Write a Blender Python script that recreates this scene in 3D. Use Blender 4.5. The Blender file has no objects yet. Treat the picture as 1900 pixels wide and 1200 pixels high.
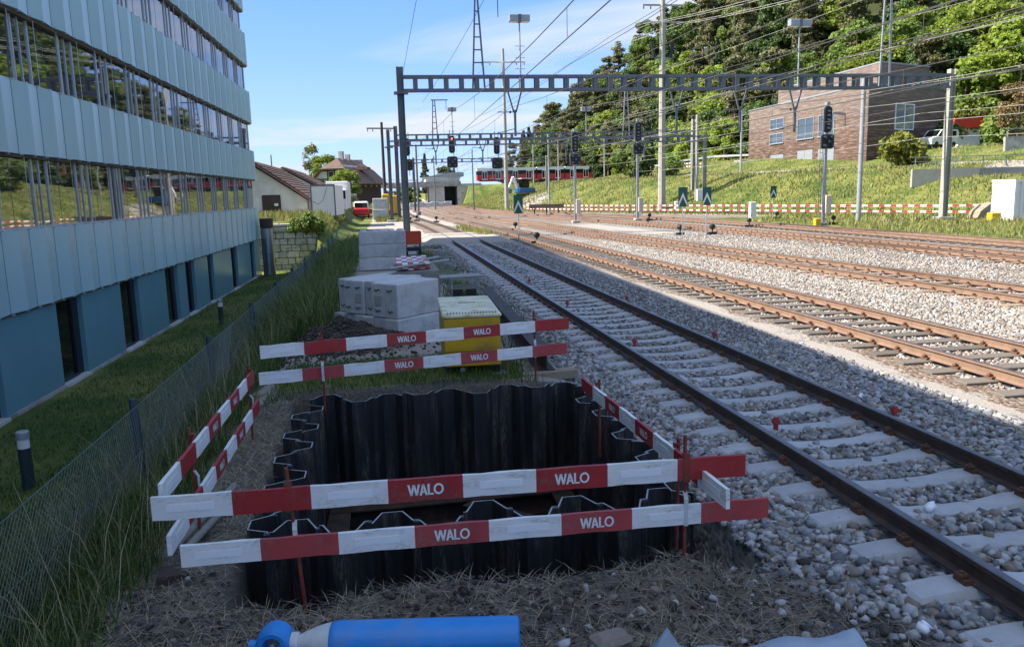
import bpy, bmesh, math, random
import numpy as np
from mathutils import Vector, Matrix
R = math.radians
random.seed(7); rng = np.random.default_rng(7)
scene = bpy.context.scene
C = scene.collection

# ------------------------------------------------------------------ camera
# world: X to the right across the tracks, Y along the nearest track, Z up, rail head at z = 0
cam_d = bpy.data.cameras.new('camera'); cam = bpy.data.objects.new('camera', cam_d); C.objects.link(cam)
cam_d.sensor_width = 36.0; cam_d.lens = 1480 / 1900 * 36.0
cam_d.clip_start = 0.1; cam_d.clip_end = 6000
yaw, pitch, roll = R(9.0), R(9.3), R(1.5)
fw = Vector((math.sin(yaw) * math.cos(pitch), math.cos(yaw) * math.cos(pitch), -math.sin(pitch)))
rt = Vector((math.cos(yaw), -math.sin(yaw), 0)); up = rt.cross(fw)
r2 = rt * math.cos(roll) - up * math.sin(roll); u2 = up * math.cos(roll) + rt * math.sin(roll)
M = Matrix((r2, u2, -fw)).transposed().to_4x4(); M.translation = (0, 0, 2.45)
cam.matrix_world = M
scene.camera = cam

# ------------------------------------------------------------------ sky and sun
SUN_EL, SUN_AHEAD = 45.0, 4.0          # sun stands to the left of the tracks, a little ahead
tosun = Vector((-math.cos(R(SUN_EL)) * math.cos(R(SUN_AHEAD)), math.cos(R(SUN_EL)) * math.sin(R(SUN_AHEAD)), math.sin(R(SUN_EL))))
world = bpy.data.worlds.new('World'); scene.world = world; world.use_nodes = True
nt = world.node_tree; N = nt.nodes; L = nt.links
for n in list(N): N.remove(n)
wo = N.new('ShaderNodeOutputWorld'); bg = N.new('ShaderNodeBackground'); bg.inputs[1].default_value = 0.15
sky = N.new('ShaderNodeTexSky'); sky.sky_type = 'NISHITA'; sky.sun_disc = False
sky.sun_elevation = R(SUN_EL); sky.sun_rotation = R(-(90 - SUN_AHEAD)); sky.altitude = 500; sky.air_density = 0.36; sky.dust_density = 0.0; sky.ozone_density = 7.0
tc = N.new('ShaderNodeTexCoord')
sep = N.new('ShaderNodeSeparateXYZ'); L.new(tc.outputs['Generated'], sep.inputs[0])
def wmath(op, a, b=None, c=None):
    m = N.new('ShaderNodeMath'); m.operation = op
    for i, v in enumerate((a, b, c)):
        if v is None: continue
        if hasattr(v, 'links') or hasattr(v, 'is_linked'): L.new(v, m.inputs[i])
        else: m.inputs[i].default_value = v
    return m.outputs[0]
zz = wmath('ADD', wmath('MAXIMUM', sep.outputs['Z'], 0.0), 0.07)
cx = wmath('DIVIDE', sep.outputs['X'], zz); cy = wmath('DIVIDE', sep.outputs['Y'], zz)
cmb = N.new('ShaderNodeCombineXYZ'); L.new(cx, cmb.inputs[0]); L.new(cy, cmb.inputs[1])
mp = N.new('ShaderNodeMapping'); L.new(cmb.outputs[0], mp.inputs[0]); mp.inputs['Scale'].default_value = (0.33, 0.50, 1); mp.inputs['Location'].default_value = (3.75, 7.62, 0)
nz = N.new('ShaderNodeTexNoise'); nz.inputs['Scale'].default_value = 1.0; nz.inputs['Detail'].default_value = 8; nz.inputs['Roughness'].default_value = 0.52; nz.inputs['Distortion'].default_value = 0.5
L.new(mp.outputs[0], nz.inputs['Vector'])
cr = N.new('ShaderNodeMapRange'); cr.inputs['From Min'].default_value = 0.48; cr.inputs['From Max'].default_value = 0.68; cr.interpolation_type = 'SMOOTHSTEP'
L.new(nz.outputs['Fac'], cr.inputs['Value'])
cf = wmath('MULTIPLY', cr.outputs[0], 0.95)
cmix = N.new('ShaderNodeMix'); cmix.data_type = 'RGBA'; L.new(cf, cmix.inputs['Factor'])
veil = N.new('ShaderNodeMix'); veil.data_type = 'RGBA'; veil.inputs['Factor'].default_value = 0.68      # thin even high veil over the whole sky
L.new(sky.outputs[0], veil.inputs[6]); veil.inputs[7].default_value = (0.33, 0.71, 1.5, 1); L.new(veil.outputs[2], cmix.inputs[6]); cmix.inputs[7].default_value = (1.48, 1.50, 1.58, 1)
hz_ = wmath('MULTIPLY', wmath('POWER', wmath('SUBTRACT', 1.0, wmath('MINIMUM', wmath('MULTIPLY', wmath('MAXIMUM', sep.outputs['Z'], 0.0), 4.0), 1.0)), 1.5), 0.8)   # pale haze low over the horizon, all round
hmix = N.new('ShaderNodeMix'); hmix.data_type = 'RGBA'; L.new(hz_, hmix.inputs['Factor']); L.new(cmix.outputs[2], hmix.inputs[6]); hmix.inputs[7].default_value = (1.02, 1.18, 1.5, 1)
L.new(hmix.outputs[2], bg.inputs[0]); L.new(bg.outputs[0], wo.inputs[0])
sd = bpy.data.lights.new('sun', 'SUN'); sd.energy = 2.65; sd.angle = R(0.53); sd.color = (1.0, 0.93, 0.82)
so = bpy.data.objects.new('sun', sd); C.objects.link(so); so.rotation_euler = (-tosun).to_track_quat('-Z', 'Y').to_euler(); so.location = (-60, 20, 60)

vs = scene.view_settings; vs.view_transform = 'Standard'; vs.look = 'None'; vs.exposure = 2.15; vs.gamma = 1.0; vs.use_curve_mapping = False
scene.render.engine = 'CYCLES'
scene.cycles.max_bounces = 6; scene.cycles.diffuse_bounces = 4; scene.cycles.glossy_bounces = 3; scene.cycles.transparent_max_bounces = 6

# ------------------------------------------------------------------ helpers
class MB:
    """collects shapes; build() links them as ONE mesh object"""
    def __init__(s): s.v = []; s.f = []; s.m = []
    def add(s, vs, fs, mi=0):
        o = len(s.v); s.v.extend([tuple(p) for p in vs]); s.f.extend([tuple(i + o for i in f) for f in fs]); s.m.extend([mi] * len(fs)); return s
    def box(s, x0, y0, z0, x1, y1, z1, mi=0):
        return s.add([(x0, y0, z0), (x1, y0, z0), (x1, y1, z0), (x0, y1, z0), (x0, y0, z1), (x1, y0, z1), (x1, y1, z1), (x0, y1, z1)],
                     [(0, 3, 2, 1), (4, 5, 6, 7), (0, 1, 5, 4), (1, 2, 6, 5), (2, 3, 7, 6), (3, 0, 4, 7)], mi)
    def cbox(s, x0, y0, z0, x1, y1, z1, b=0.01, mi=0):
        """box with chamfered edges"""
        P = []
        for z, ins in ((z0, b), (z0 + b, 0), (z1 - b, 0), (z1, b)):
            a0, b0, a1, b1 = x0 + ins, y0 + ins, x1 - ins, y1 - ins
            k = b if ins == 0 else 0.0
            k = b * 0.7
            P += [(a0 + k, b0, z), (a1 - k, b0, z), (a1, b0 + k, z), (a1, b1 - k, z), (a1 - k, b1, z), (a0 + k, b1, z), (a0, b1 - k, z), (a0, b0 + k, z)]
        F = []
        for r in range(3):
            for i in range(8):
                j = (i + 1) % 8; F.append((r * 8 + i, r * 8 + j, r * 8 + 8 + j, r * 8 + 8 + i))
        F.append(tuple(range(7, -1, -1))); F.append(tuple(range(24, 32)))
        return s.add(P, F, mi)
    def tube(s, p0, p1, r0, r1=None, n=8, cap=True, mi=0):
        if r1 is None: r1 = r0
        p0, p1 = Vector(p0), Vector(p1); d = (p1 - p0)
        if d.length < 1e-6: return s
        d.normalize(); a = d.orthogonal().normalized(); b = d.cross(a)
        V = []
        for p, r in ((p0, r0), (p1, r1)):
            for i in range(n):
                t = 2 * math.pi * (i + .5) / n; V.append(p + a * (r * math.cos(t)) + b * (r * math.sin(t)))
        F = [(i, (i + 1) % n, n + (i + 1) % n, n + i) for i in range(n)]
        if cap: F += [tuple(range(n - 1, -1, -1)), tuple(range(n, 2 * n))]
        return s.add(V, F, mi)
    def path(s, pts, r, n=6, mi=0):
        for a, b in zip(pts[:-1], pts[1:]): s.tube(a, b, r, r, n, True, mi)
        return s
    def bar(s, p0, p1, w, h, mi=0, upv=(0, 0, 1)):
        """rectangular bar from p0 to p1"""
        p0, p1 = Vector(p0), Vector(p1); d = (p1 - p0).normalized(); u = Vector(upv)
        if abs(d.dot(u)) > .98: u = Vector((0, 1, 0))
        a = d.cross(u).normalized() * (w / 2); b = a.cross(d).normalized() * (h / 2)
        V = [p0 - a - b, p0 + a - b, p0 + a + b, p0 - a + b, p1 - a - b, p1 + a - b, p1 + a + b, p1 - a + b]
        return s.add(V, [(0, 1, 2, 3), (7, 6, 5, 4), (0, 4, 5, 1), (1, 5, 6, 2), (2, 6, 7, 3), (3, 7, 4, 0)], mi)
    def lathe(s, prof, c=(0, 0, 0), n=20, axis='z', mi=0):
        V = []; F = []
        for r, h in prof:
            for i in range(n):
                t = 2 * math.pi * i / n; x, y = r * math.cos(t), r * math.sin(t)
                if axis == 'z': V.append((c[0] + x, c[1] + y, c[2] + h))
                elif axis == 'x': V.append((c[0] + h, c[1] + x, c[2] + y))
                else: V.append((c[0] + x, c[1] + h, c[2] + y))
        for k in range(len(prof) - 1):
            for i in range(n):
                j = (i + 1) % n; F.append((k * n + i, k * n + j, (k + 1) * n + j, (k + 1) * n + i))
        F.append(tuple(range(n - 1, -1, -1))); F.append(tuple(range((len(prof) - 1) * n, len(prof) * n)))
        return s.add(V, F, mi)
    def prism(s, poly, y0, y1, axis='y', mi=0):
        """polygon (2D) extruded; axis y: poly is (x,z); axis z: poly is (x,y); axis x: poly is (y,z)"""
        n = len(poly)
        def P(a, b, h): return (a, h, b) if axis == 'y' else (a, b, h) if axis == 'z' else (h, a, b)
        V = [P(a, b, y0) for a, b in poly] + [P(a, b, y1) for a, b in poly]
        F = [(i, (i + 1) % n, n + (i + 1) % n, n + i) for i in range(n)] + [tuple(range(n - 1, -1, -1)), tuple(range(n, 2 * n))]
        return s.add(V, F, mi)
    def mesh(s, name, mats, smooth=False):
        me = bpy.data.meshes.new(name); me.from_pydata([tuple(map(float, v)) for v in s.v], [], s.f)
        if not isinstance(mats, (list, tuple)): mats = [mats]
        for m in mats: me.materials.append(m)
        if len(mats) > 1: me.polygons.foreach_set('material_index', s.m)
        bm = bmesh.new(); bm.from_mesh(me); bmesh.ops.recalc_face_normals(bm, faces=bm.faces[:]); bm.to_mesh(me); bm.free()
        if smooth:
            me.polygons.foreach_set('use_smooth', [True] * len(me.polygons)); me.set_sharp_from_angle(angle=R(35))
        me.update(); return me
    def build(s, name, mats, parent=None, smooth=False, loc=None):
        return link(name, s.mesh(name, mats, smooth), parent, loc)
def link(name, me, parent=None, loc=None, rot=None):
    o = bpy.data.objects.new(name, me); C.objects.link(o)
    if parent is not None: o.parent = parent
    if loc is not None: o.location = loc
    if rot is not None: o.rotation_euler = rot
    return o
def tag(o, label=None, cat=None, group=None, kind=None):
    if label: o['label'] = label
    if cat: o['category'] = cat
    if group: o['group'] = group
    if kind: o['kind'] = kind
    return o
def thing(name, label, cat, loc=(0, 0, 0), rz=0.0, group=None):
    o = bpy.data.objects.new(name, None); C.objects.link(o); o.empty_display_size = .2
    o.location = loc; o.rotation_euler = (0, 0, rz); return tag(o, label, cat, group)
def copy_tree(o, parent=None):
    c = o.copy(); C.objects.link(c); c.parent = parent
    for ch in list(o.children): copy_tree(ch, c)
    return c
def np_mesh(name, V, F, mats, smooth=False, mi=None):
    """mesh from numpy arrays; F is (n,3) or (n,4)"""
    me = bpy.data.meshes.new(name); k = F.shape[1]
    me.vertices.add(len(V)); me.vertices.foreach_set('co', np.ascontiguousarray(V, np.float32).ravel())
    me.loops.add(F.size); me.loops.foreach_set('vertex_index', np.ascontiguousarray(F, np.int32).ravel())
    me.polygons.add(len(F)); me.polygons.foreach_set('loop_start', np.arange(0, F.size, k, dtype=np.int32)); me.polygons.foreach_set('loop_total', np.full(len(F), k, np.int32))
    if not isinstance(mats, (list, tuple)): mats = [mats]
    for m in mats: me.materials.append(m)
    if mi is not None: me.polygons.foreach_set('material_index', mi.astype(np.int32))
    if smooth: me.polygons.foreach_set('use_smooth', np.ones(len(F), bool))
    me.update(calc_edges=True); me.validate(); return me
def catmull(pts, step=1.0):
    P = [Vector(p) for p in pts]; P = [P[0] * 2 - P[1]] + P + [P[-1] * 2 - P[-2]]; out = []
    for i in range(1, len(P) - 2):
        n = max(1, int((P[i + 1] - P[i]).length / step))
        for k in range(n):
            t = k / n; a, b, c, d = P[i - 1], P[i], P[i + 1], P[i + 2]
            out.append(.5 * ((2 * b) + (c - a) * t + (2 * a - 5 * b + 4 * c - d) * t * t + (3 * b - a - 3 * c + d) * t ** 3))
    out.append(P[-2]); return out

# ------------------------------------------------------------------ materials
def mat(name, col, rough=0.7, metal=0.0, var=0.12, scale=6.0, bump=0.0, bscale=40.0, col2=None, c2scale=3.0, c2lo=0.5, c2hi=0.62, rnd=0.0, spec=None, stretch=None, detail=5, ior=None, coat=0, grime=0.0, gscale=2.5, gcol=(.16, .14, .11)):
    """principled material: base colour with soft noise, optional second colour in patches, optional bump and per-object variation"""
    m = bpy.data.materials.new(name); m.use_nodes = True; t = m.node_tree; n = t.nodes; l = t.links
    b = n['Principled BSDF']; b.inputs['Roughness'].default_value = rough; b.inputs['Metallic'].default_value = metal
    if spec is not None: b.inputs['Specular IOR Level'].default_value = spec
    if ior: b.inputs['IOR'].default_value = ior
    if coat: b.inputs['Coat Weight'].default_value = coat
    co = n.new('ShaderNodeTexCoord').outputs['Object']
    if stretch:
        mpn = n.new('ShaderNodeMapping'); mpn.inputs['Scale'].default_value = stretch; l.new(co, mpn.inputs[0]); co = mpn.outputs[0]
    def noise(sc, det=detail):
        x = n.new('ShaderNodeTexNoise'); x.inputs['Scale'].default_value = sc; x.inputs['Detail'].default_value = det; x.inputs['Roughness'].default_value = .6; l.new(co, x.inputs['Vector']); return x.outputs['Fac']
    rgb = n.new('ShaderNodeRGB'); rgb.outputs[0].default_value = (*col, 1); out = rgb.outputs[0]
    if col2 is not None:
        mr = n.new('ShaderNodeMapRange'); mr.inputs['From Min'].default_value = c2lo; mr.inputs['From Max'].default_value = c2hi; l.new(noise(c2scale), mr.inputs['Value'])
        mx = n.new('ShaderNodeMix'); mx.data_type = 'RGBA'; l.new(mr.outputs[0], mx.inputs['Factor']); l.new(out, mx.inputs[6]); mx.inputs[7].default_value = (*col2, 1); out = mx.outputs[2]
    if grime:      # settled dirt and scuffs, in patches with speckled edges
        g1 = n.new('ShaderNodeMapRange'); g1.inputs['From Min'].default_value = .48; g1.inputs['From Max'].default_value = .74; l.new(noise(gscale, 9), g1.inputs['Value'])
        g2 = n.new('ShaderNodeMapRange'); g2.inputs['From Min'].default_value = .42; g2.inputs['From Max'].default_value = .60; l.new(noise(gscale * 14, 4), g2.inputs['Value'])
        g3 = n.new('ShaderNodeMath'); g3.operation = 'MULTIPLY'; l.new(g1.outputs[0], g3.inputs[0]); l.new(g2.outputs[0], g3.inputs[1])
        g4 = n.new('ShaderNodeMath'); g4.operation = 'MULTIPLY'; g4.inputs[1].default_value = grime; g4.use_clamp = True; l.new(g3.outputs[0], g4.inputs[0])
        gm = n.new('ShaderNodeMix'); gm.data_type = 'RGBA'; l.new(g4.outputs[0], gm.inputs['Factor']); l.new(out, gm.inputs[6]); gm.inputs[7].default_value = (*gcol, 1); out = gm.outputs[2]
    hv = n.new('ShaderNodeHueSaturation'); l.new(out, hv.inputs['Color'])
    mr = n.new('ShaderNodeMapRange'); mr.inputs['From Min'].default_value = .25; mr.inputs['From Max'].default_value = .75; mr.inputs['To Min'].default_value = 1 - var; mr.inputs['To Max'].default_value = 1 + var
    l.new(noise(scale), mr.inputs['Value']); val = mr.outputs[0]
    if rnd:
        oi = n.new('ShaderNodeObjectInfo'); m2 = n.new('ShaderNodeMapRange'); m2.inputs['To Min'].default_value = 1 - rnd; m2.inputs['To Max'].default_value = 1 + rnd; l.new(oi.outputs['Random'], m2.inputs['Value'])
        mm = n.new('ShaderNodeMath'); mm.operation = 'MULTIPLY'; l.new(val, mm.inputs[0]); l.new(m2.outputs[0], mm.inputs[1]); val = mm.outputs[0]
    l.new(val, hv.inputs['Value']); l.new(hv.outputs[0], b.inputs['Base Color'])
    if bump:
        bn = n.new('ShaderNodeBump'); bn.inputs['Strength'].default_value = bump; bn.inputs['Distance'].default_value = .02; l.new(noise(bscale), bn.inputs['Height']); l.new(bn.outputs[0], b.inputs['Normal'])
    return m
def leaf_mat(name, col, col2, sc=0.35, transl=0.35):
    m = bpy.data.materials.new(name); m.use_nodes = True; t = m.node_tree; n = t.nodes; l = t.links
    b = n['Principled BSDF']; b.inputs['Roughness'].default_value = .55; b.inputs['Specular IOR Level'].default_value = .3
    co = n.new('ShaderNodeTexCoord').outputs['Object']; no = n.new('ShaderNodeTexNoise'); no.inputs['Scale'].default_value = sc; no.inputs['Detail'].default_value = 6; no.inputs['Roughness'].default_value = .7; l.new(co, no.inputs['Vector'])
    mr = n.new('ShaderNodeMapRange'); mr.inputs['From Min'].default_value = .35; mr.inputs['From Max'].default_value = .65; l.new(no.outputs['Fac'], mr.inputs['Value'])
    mx = n.new('ShaderNodeMix'); mx.data_type = 'RGBA'; l.new(mr.outputs[0], mx.inputs['Factor']); mx.inputs[6].default_value = (*col, 1); mx.inputs[7].default_value = (*col2, 1)
    oi = n.new('ShaderNodeObjectInfo'); m2 = n.new('ShaderNodeMapRange'); m2.inputs['To Min'].default_value = .75; m2.inputs['To Max'].default_value = 1.25; l.new(oi.outputs['Random'], m2.inputs['Value'])
    hv = n.new('ShaderNodeHueSaturation'); l.new(mx.outputs[2], hv.inputs['Color']); l.new(m2.outputs[0], hv.inputs['Value'])
    l.new(hv.outputs[0], b.inputs['Base Color'])
    tr = n.new('ShaderNodeBsdfTranslucent'); l.new(hv.outputs[0], tr.inputs[0]); ms = n.new('ShaderNodeMixShader'); ms.inputs[0].default_value = transl
    o = n['Material Output']; l.new(b.outputs[0], ms.inputs[1]); l.new(tr.outputs[0], ms.inputs[2]); l.new(ms.outputs[0], o.inputs[0]); return m
def emis(name, col, s):
    m = bpy.data.materials.new(name); m.use_nodes = True; b = m.node_tree.nodes['Principled BSDF']; b.inputs['Base Color'].default_value = (*col, 1); b.inputs['Emission Color'].default_value = (*col, 1); b.inputs['Emission Strength'].default_value = s; return m

K = {}
K['concrete'] = mat('concrete', (.53, .535, .53), .85, var=.14, scale=4, bump=.25, bscale=60, col2=(.42, .43, .43), c2scale=2.5, rnd=.08, grime=.7, gscale=1.6, gcol=(.22, .20, .17))
K['sleeper_concrete'] = mat('sleeper_concrete', (.42, .425, .43), .85, var=.12, scale=9, bump=.3, bscale=90, col2=(.36, .36, .35), c2scale=6, c2lo=.55, c2hi=.75, rnd=.1)
K['old_concrete'] = mat('old_concrete', (.36, .35, .32), .9, var=.2, scale=2, bump=.3, bscale=30, col2=(.24, .23, .2), c2scale=1.2)
K['pole_concrete'] = mat('pole_concrete', (.33, .32, .275), .85, var=.15, scale=2, bump=.2, bscale=30)
K['rail'] = mat('rail_steel', (.085, .058, .046), .6, .35, var=.25, scale=14, bump=.15, bscale=60, col2=(.12, .072, .05), c2scale=5)
K['rail_rust'] = mat('rail_rust', (.235, .15, .105), .75, .1, var=.25, scale=8, bump=.15, bscale=40, col2=(.18, .115, .08), c2scale=4)
K['railhead'] = mat('rail_head_polished', (.20, .165, .145), .38, .75, var=.2, scale=10)
K['clip'] = mat('clip_rust', (.14, .07, .04), .8, .1, var=.3, scale=20)
K['wood_sleeper'] = mat('wood_sleeper', (.13, .11, .09), .9, var=.35, scale=10, bump=.5, bscale=30, stretch=(.4, 6, 3), rnd=.2)
K['steel_sleeper'] = mat('steel_sleeper', (.26, .19, .14), .8, .1, var=.25, scale=5, bump=.2, rnd=.12)
K['galv'] = mat('galvanised_steel', (.33, .35, .36), .55, .4, var=.15, scale=3)
K['dark_steel'] = mat('dark_painted_steel', (.13, .145, .155), .6, .2, var=.2, scale=2, bump=.1, bscale=20)
K['black'] = mat('black_paint', (.012, .013, .015), .55, var=.2, scale=5)
K['pile'] = mat('sheet_pile_steel', (.036, .038, .041), .45, .35, var=.35, scale=5, bump=.2, bscale=25, col2=(.05, .045, .04), c2scale=2.2, c2lo=.54, c2hi=.72, stretch=(3, 3, .45), grime=1.0, gscale=2.2, gcol=(.24, .215, .185))
K['pile_edge'] = mat('worn_steel_edge', (.36, .35, .33), .5, .4, var=.3, scale=20)
K['rust'] = mat('rust', (.09, .05, .03), .8, .1, var=.35, scale=10, bump=.3, bscale=40)
K['dark_rust'] = mat('dark_rust', (.045, .034, .03), .7, .2, var=.35, scale=6, bump=.3, bscale=40, col2=(.075, .045, .03), c2scale=3)
K['red'] = mat('red_paint', (.36, .022, .022), .55, var=.12, scale=5, bump=.08, bscale=30, col2=(.24, .03, .028), c2scale=3, c2lo=.55, c2hi=.8, rnd=.1, grime=.75, gscale=3.2, gcol=(.22, .12, .09))
K['red_faded'] = mat('red_paint_faded', (.40, .055, .055), .6, var=.12, scale=5, bump=.08, bscale=30, col2=(.30, .045, .042), c2scale=3, c2lo=.5, c2hi=.8, rnd=.1, grime=.8, gscale=3.2, gcol=(.26, .15, .12))
K['white'] = mat('white_paint', (.78, .78, .76), .6, var=.06, scale=5, bump=.1, bscale=40, col2=(.52, .51, .47), c2scale=7, c2lo=.58, c2hi=.8, stretch=(1, 1, 3), rnd=.05, grime=.85, gscale=3.0, gcol=(.26, .235, .19))
K['sticker'] = mat('reflective_sticker', (.85, .86, .88), .35, var=.05, scale=60)
K['letter'] = mat('white_lettering', (.78, .78, .78), .6, var=.08, scale=20)
K['post_red'] = mat('rusty_red_post', (.24, .035, .025), .65, .1, var=.3, scale=15, bump=.2, bscale=60, col2=(.16, .075, .035), c2scale=9, c2lo=.5, c2hi=.6)
K['timber'] = mat('raw_timber', (.30, .235, .16), .85, var=.25, scale=8, bump=.3, bscale=30, stretch=(6, .6, 6))
K['grey_timber'] = mat('grey_timber', (.23, .22, .19), .9, var=.25, scale=8, bump=.3, bscale=30, stretch=(.6, 6, 6))
K['yellow'] = mat('yellow_paint', (.62, .37, .008), .5, var=.1, scale=4, bump=.05, col2=(.48, .28, .012), c2scale=3, c2lo=.55, c2hi=.8, grime=.8, gscale=3)
K['yellow_pale'] = mat('faded_yellow_lid', (.70, .66, .46), .6, var=.12, scale=5, col2=(.52, .46, .22), c2scale=4, grime=.8, gscale=3)
K['blue'] = mat('blue_cylinder_paint', (.016, .235, .64), .38, var=.08, scale=4, bump=.05, bscale=20, col2=(.03, .24, .66), c2scale=5, coat=.1, grime=.7, gscale=5, gcol=(.18, .22, .26))
K['grey_white'] = mat('grey_white_paint', (.55, .57, .58), .6, var=.15, scale=12)
K['plastic_grey'] = mat('grey_sheet', (.34, .40, .47), .4, var=.15, scale=5)
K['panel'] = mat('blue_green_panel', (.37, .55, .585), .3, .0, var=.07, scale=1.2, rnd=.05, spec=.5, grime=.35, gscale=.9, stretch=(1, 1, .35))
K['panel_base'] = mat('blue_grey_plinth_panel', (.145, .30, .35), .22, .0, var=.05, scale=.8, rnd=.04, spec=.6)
K['soffit'] = mat('brown_soffit', (.12, .10, .075), .8, var=.2, scale=2)
K['alu'] = mat('aluminium', (.50, .52, .53), .4, .6, var=.08, scale=3)
K['frame_dark'] = mat('dark_frame', (.02, .024, .026), .4, .2, var=.1)
K['plaster_white'] = mat('white_plaster', (.62, .60, .56), .9, var=.12, scale=.7, col2=(.5, .48, .44), c2scale=.5)
K['roof_tile'] = mat('roof_tile', (.17, .105, .08), .85, var=.3, scale=3, col2=(.10, .075, .062), c2scale=1.2, rnd=.12)
K['roof_tile_red'] = mat('roof_tile_red', (.135, .085, .064), .85, var=.25, scale=3, col2=(.10, .068, .052), c2scale=.8)
K['wood_dark'] = mat('dark_timber', (.055, .038, .03), .85, var=.25, scale=2)
K['signal_green'] = mat('sign_green', (.008, .085, .06), .5, var=.08)
K['sign_white'] = mat('sign_white', (.72, .72, .70), .5, var=.05)
K['tram_red'] = mat('tram_red', (.50, .02, .03), .3, var=.04)
K['tram_white'] = mat('tram_white', (.70, .70, .70), .35, var=.05)
K['white_clean'] = mat('white_coat', (.72, .72, .70), .45, var=.06, scale=1)
K['stone'] = mat('wall_stone', (.50, .47, .40), .9, var=.25, scale=5, bump=.5, bscale=18, col2=(.33, .33, .25), c2scale=3, rnd=.22)
K['mortar'] = mat('mortar', (.20, .19, .16), .95, var=.2)
K['bark'] = mat('bark', (.10, .075, .055), .9, var=.3, scale=3, bump=.4, bscale=10)
K['pine_bark'] = mat('pine_bark', (.22, .12, .07), .9, var=.3, scale=3, bump=.4, bscale=10)
K['birch_bark'] = mat('birch_bark', (.5, .48, .44), .8, var=.3, scale=3)
K['red_light'] = emis('signal_red_light', (1, .06, .03), 6)
K['soil'] = mat('dark_soil', (.05, .04, .032), .95, var=.35, scale=9, bump=.9, bscale=20, col2=(.08, .065, .052), c2scale=6)
K['wire'] = mat('wire_copper', (.10, .09, .08), .5, .4, var=.1)
K['wire_light'] = mat('wire_aluminium', (.32, .31, .28), .5, .3, var=.1)
K['fence_green'] = mat('fence_post_coating', (.022, .038, .048), .5, .1, var=.15)
K['fence_wire'] = mat('fence_wire', (.10, .13, .135), .5, .3, var=.15)
def glass(name, col, ior=1.9, rough=.02, wob=.004):
    m = bpy.data.materials.new(name); m.use_nodes = True; t = m.node_tree; b = t.nodes['Principled BSDF']
    b.inputs['Base Color'].default_value = (*col, 1); b.inputs['Roughness'].default_value = rough; b.inputs['IOR'].default_value = ior
    n = t.nodes.new('ShaderNodeTexNoise'); n.inputs['Scale'].default_value = .9; n.inputs['Detail'].default_value = 1; c = t.nodes.new('ShaderNodeTexCoord'); t.links.new(c.outputs['Object'], n.inputs['Vector'])
    bu = t.nodes.new('ShaderNodeBump'); bu.inputs['Strength'].default_value = .5; bu.inputs['Distance'].default_value = wob; t.links.new(n.outputs['Fac'], bu.inputs['Height']); t.links.new(bu.outputs[0], b.inputs['Normal']); return m
K['glass'] = glass('window_glass', (.02, .028, .03), 3.8)
K['glass_dark'] = glass('dark_glass', (.006, .008, .009), 1.5, .06)
K['glass_far'] = glass('far_glass', (.05, .07, .08), 1.8)
# ------------------------------------------------------------------ terrain
def sm(a, b, x): t = np.clip((x - a) / (b - a), 0, 1); return t * t * (3 - 2 * t)
FY = [-90, 0, 50, 56, 66, 75, 88, 105, 120, 150, 185, 400]; FX = [47, 47, 42.8, 41.2, 37, 33.5, 28.5, 22.5, 18.5, 17.5, 19, 19.5]
GY = [-90, 40, 80, 100, 125, 150, 190, 235, 270, 400]; GX = [100, 97, 92, 84, 74, 66, 60, 53, 46, 40]
def vnoise(x, y, s, seed=0):
    """cheap smooth value noise"""
    x = x / s + seed * 17.3; y = y / s + seed * 9.1
    xi = np.floor(x); yi = np.floor(y); fx = x - xi; fy = y - yi; fx = fx * fx * (3 - 2 * fx); fy = fy * fy * (3 - 2 * fy)
    def h(a, b): v = np.sin(a * 127.1 + b * 311.7 + seed * 74.7) * 43758.5453; return v - np.floor(v)
    return (h(xi, yi) * (1 - fx) + h(xi + 1, yi) * fx) * (1 - fy) + (h(xi, yi + 1) * (1 - fx) + h(xi + 1, yi + 1) * fx) * fy
PX0, PX1, PY0, PY1 = -1.15, 2.58, 5.10, 10.08      # the excavation
def pit_mask(x, y):
    y0 = PY0 + .14 * (vnoise(x, y * 0, .35, 3) - .5) + .06 * sm(-1.0, .2, x)
    x0 = PX0 + .0 * y
    return sm(x0 - .05, x0 + .05, x) * sm(PX1 + .05, PX1 - .05, x) * sm(y0 - .05, y0 + .05, y) * sm(PY1 + .05, PY1 - .05, y)
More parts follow.
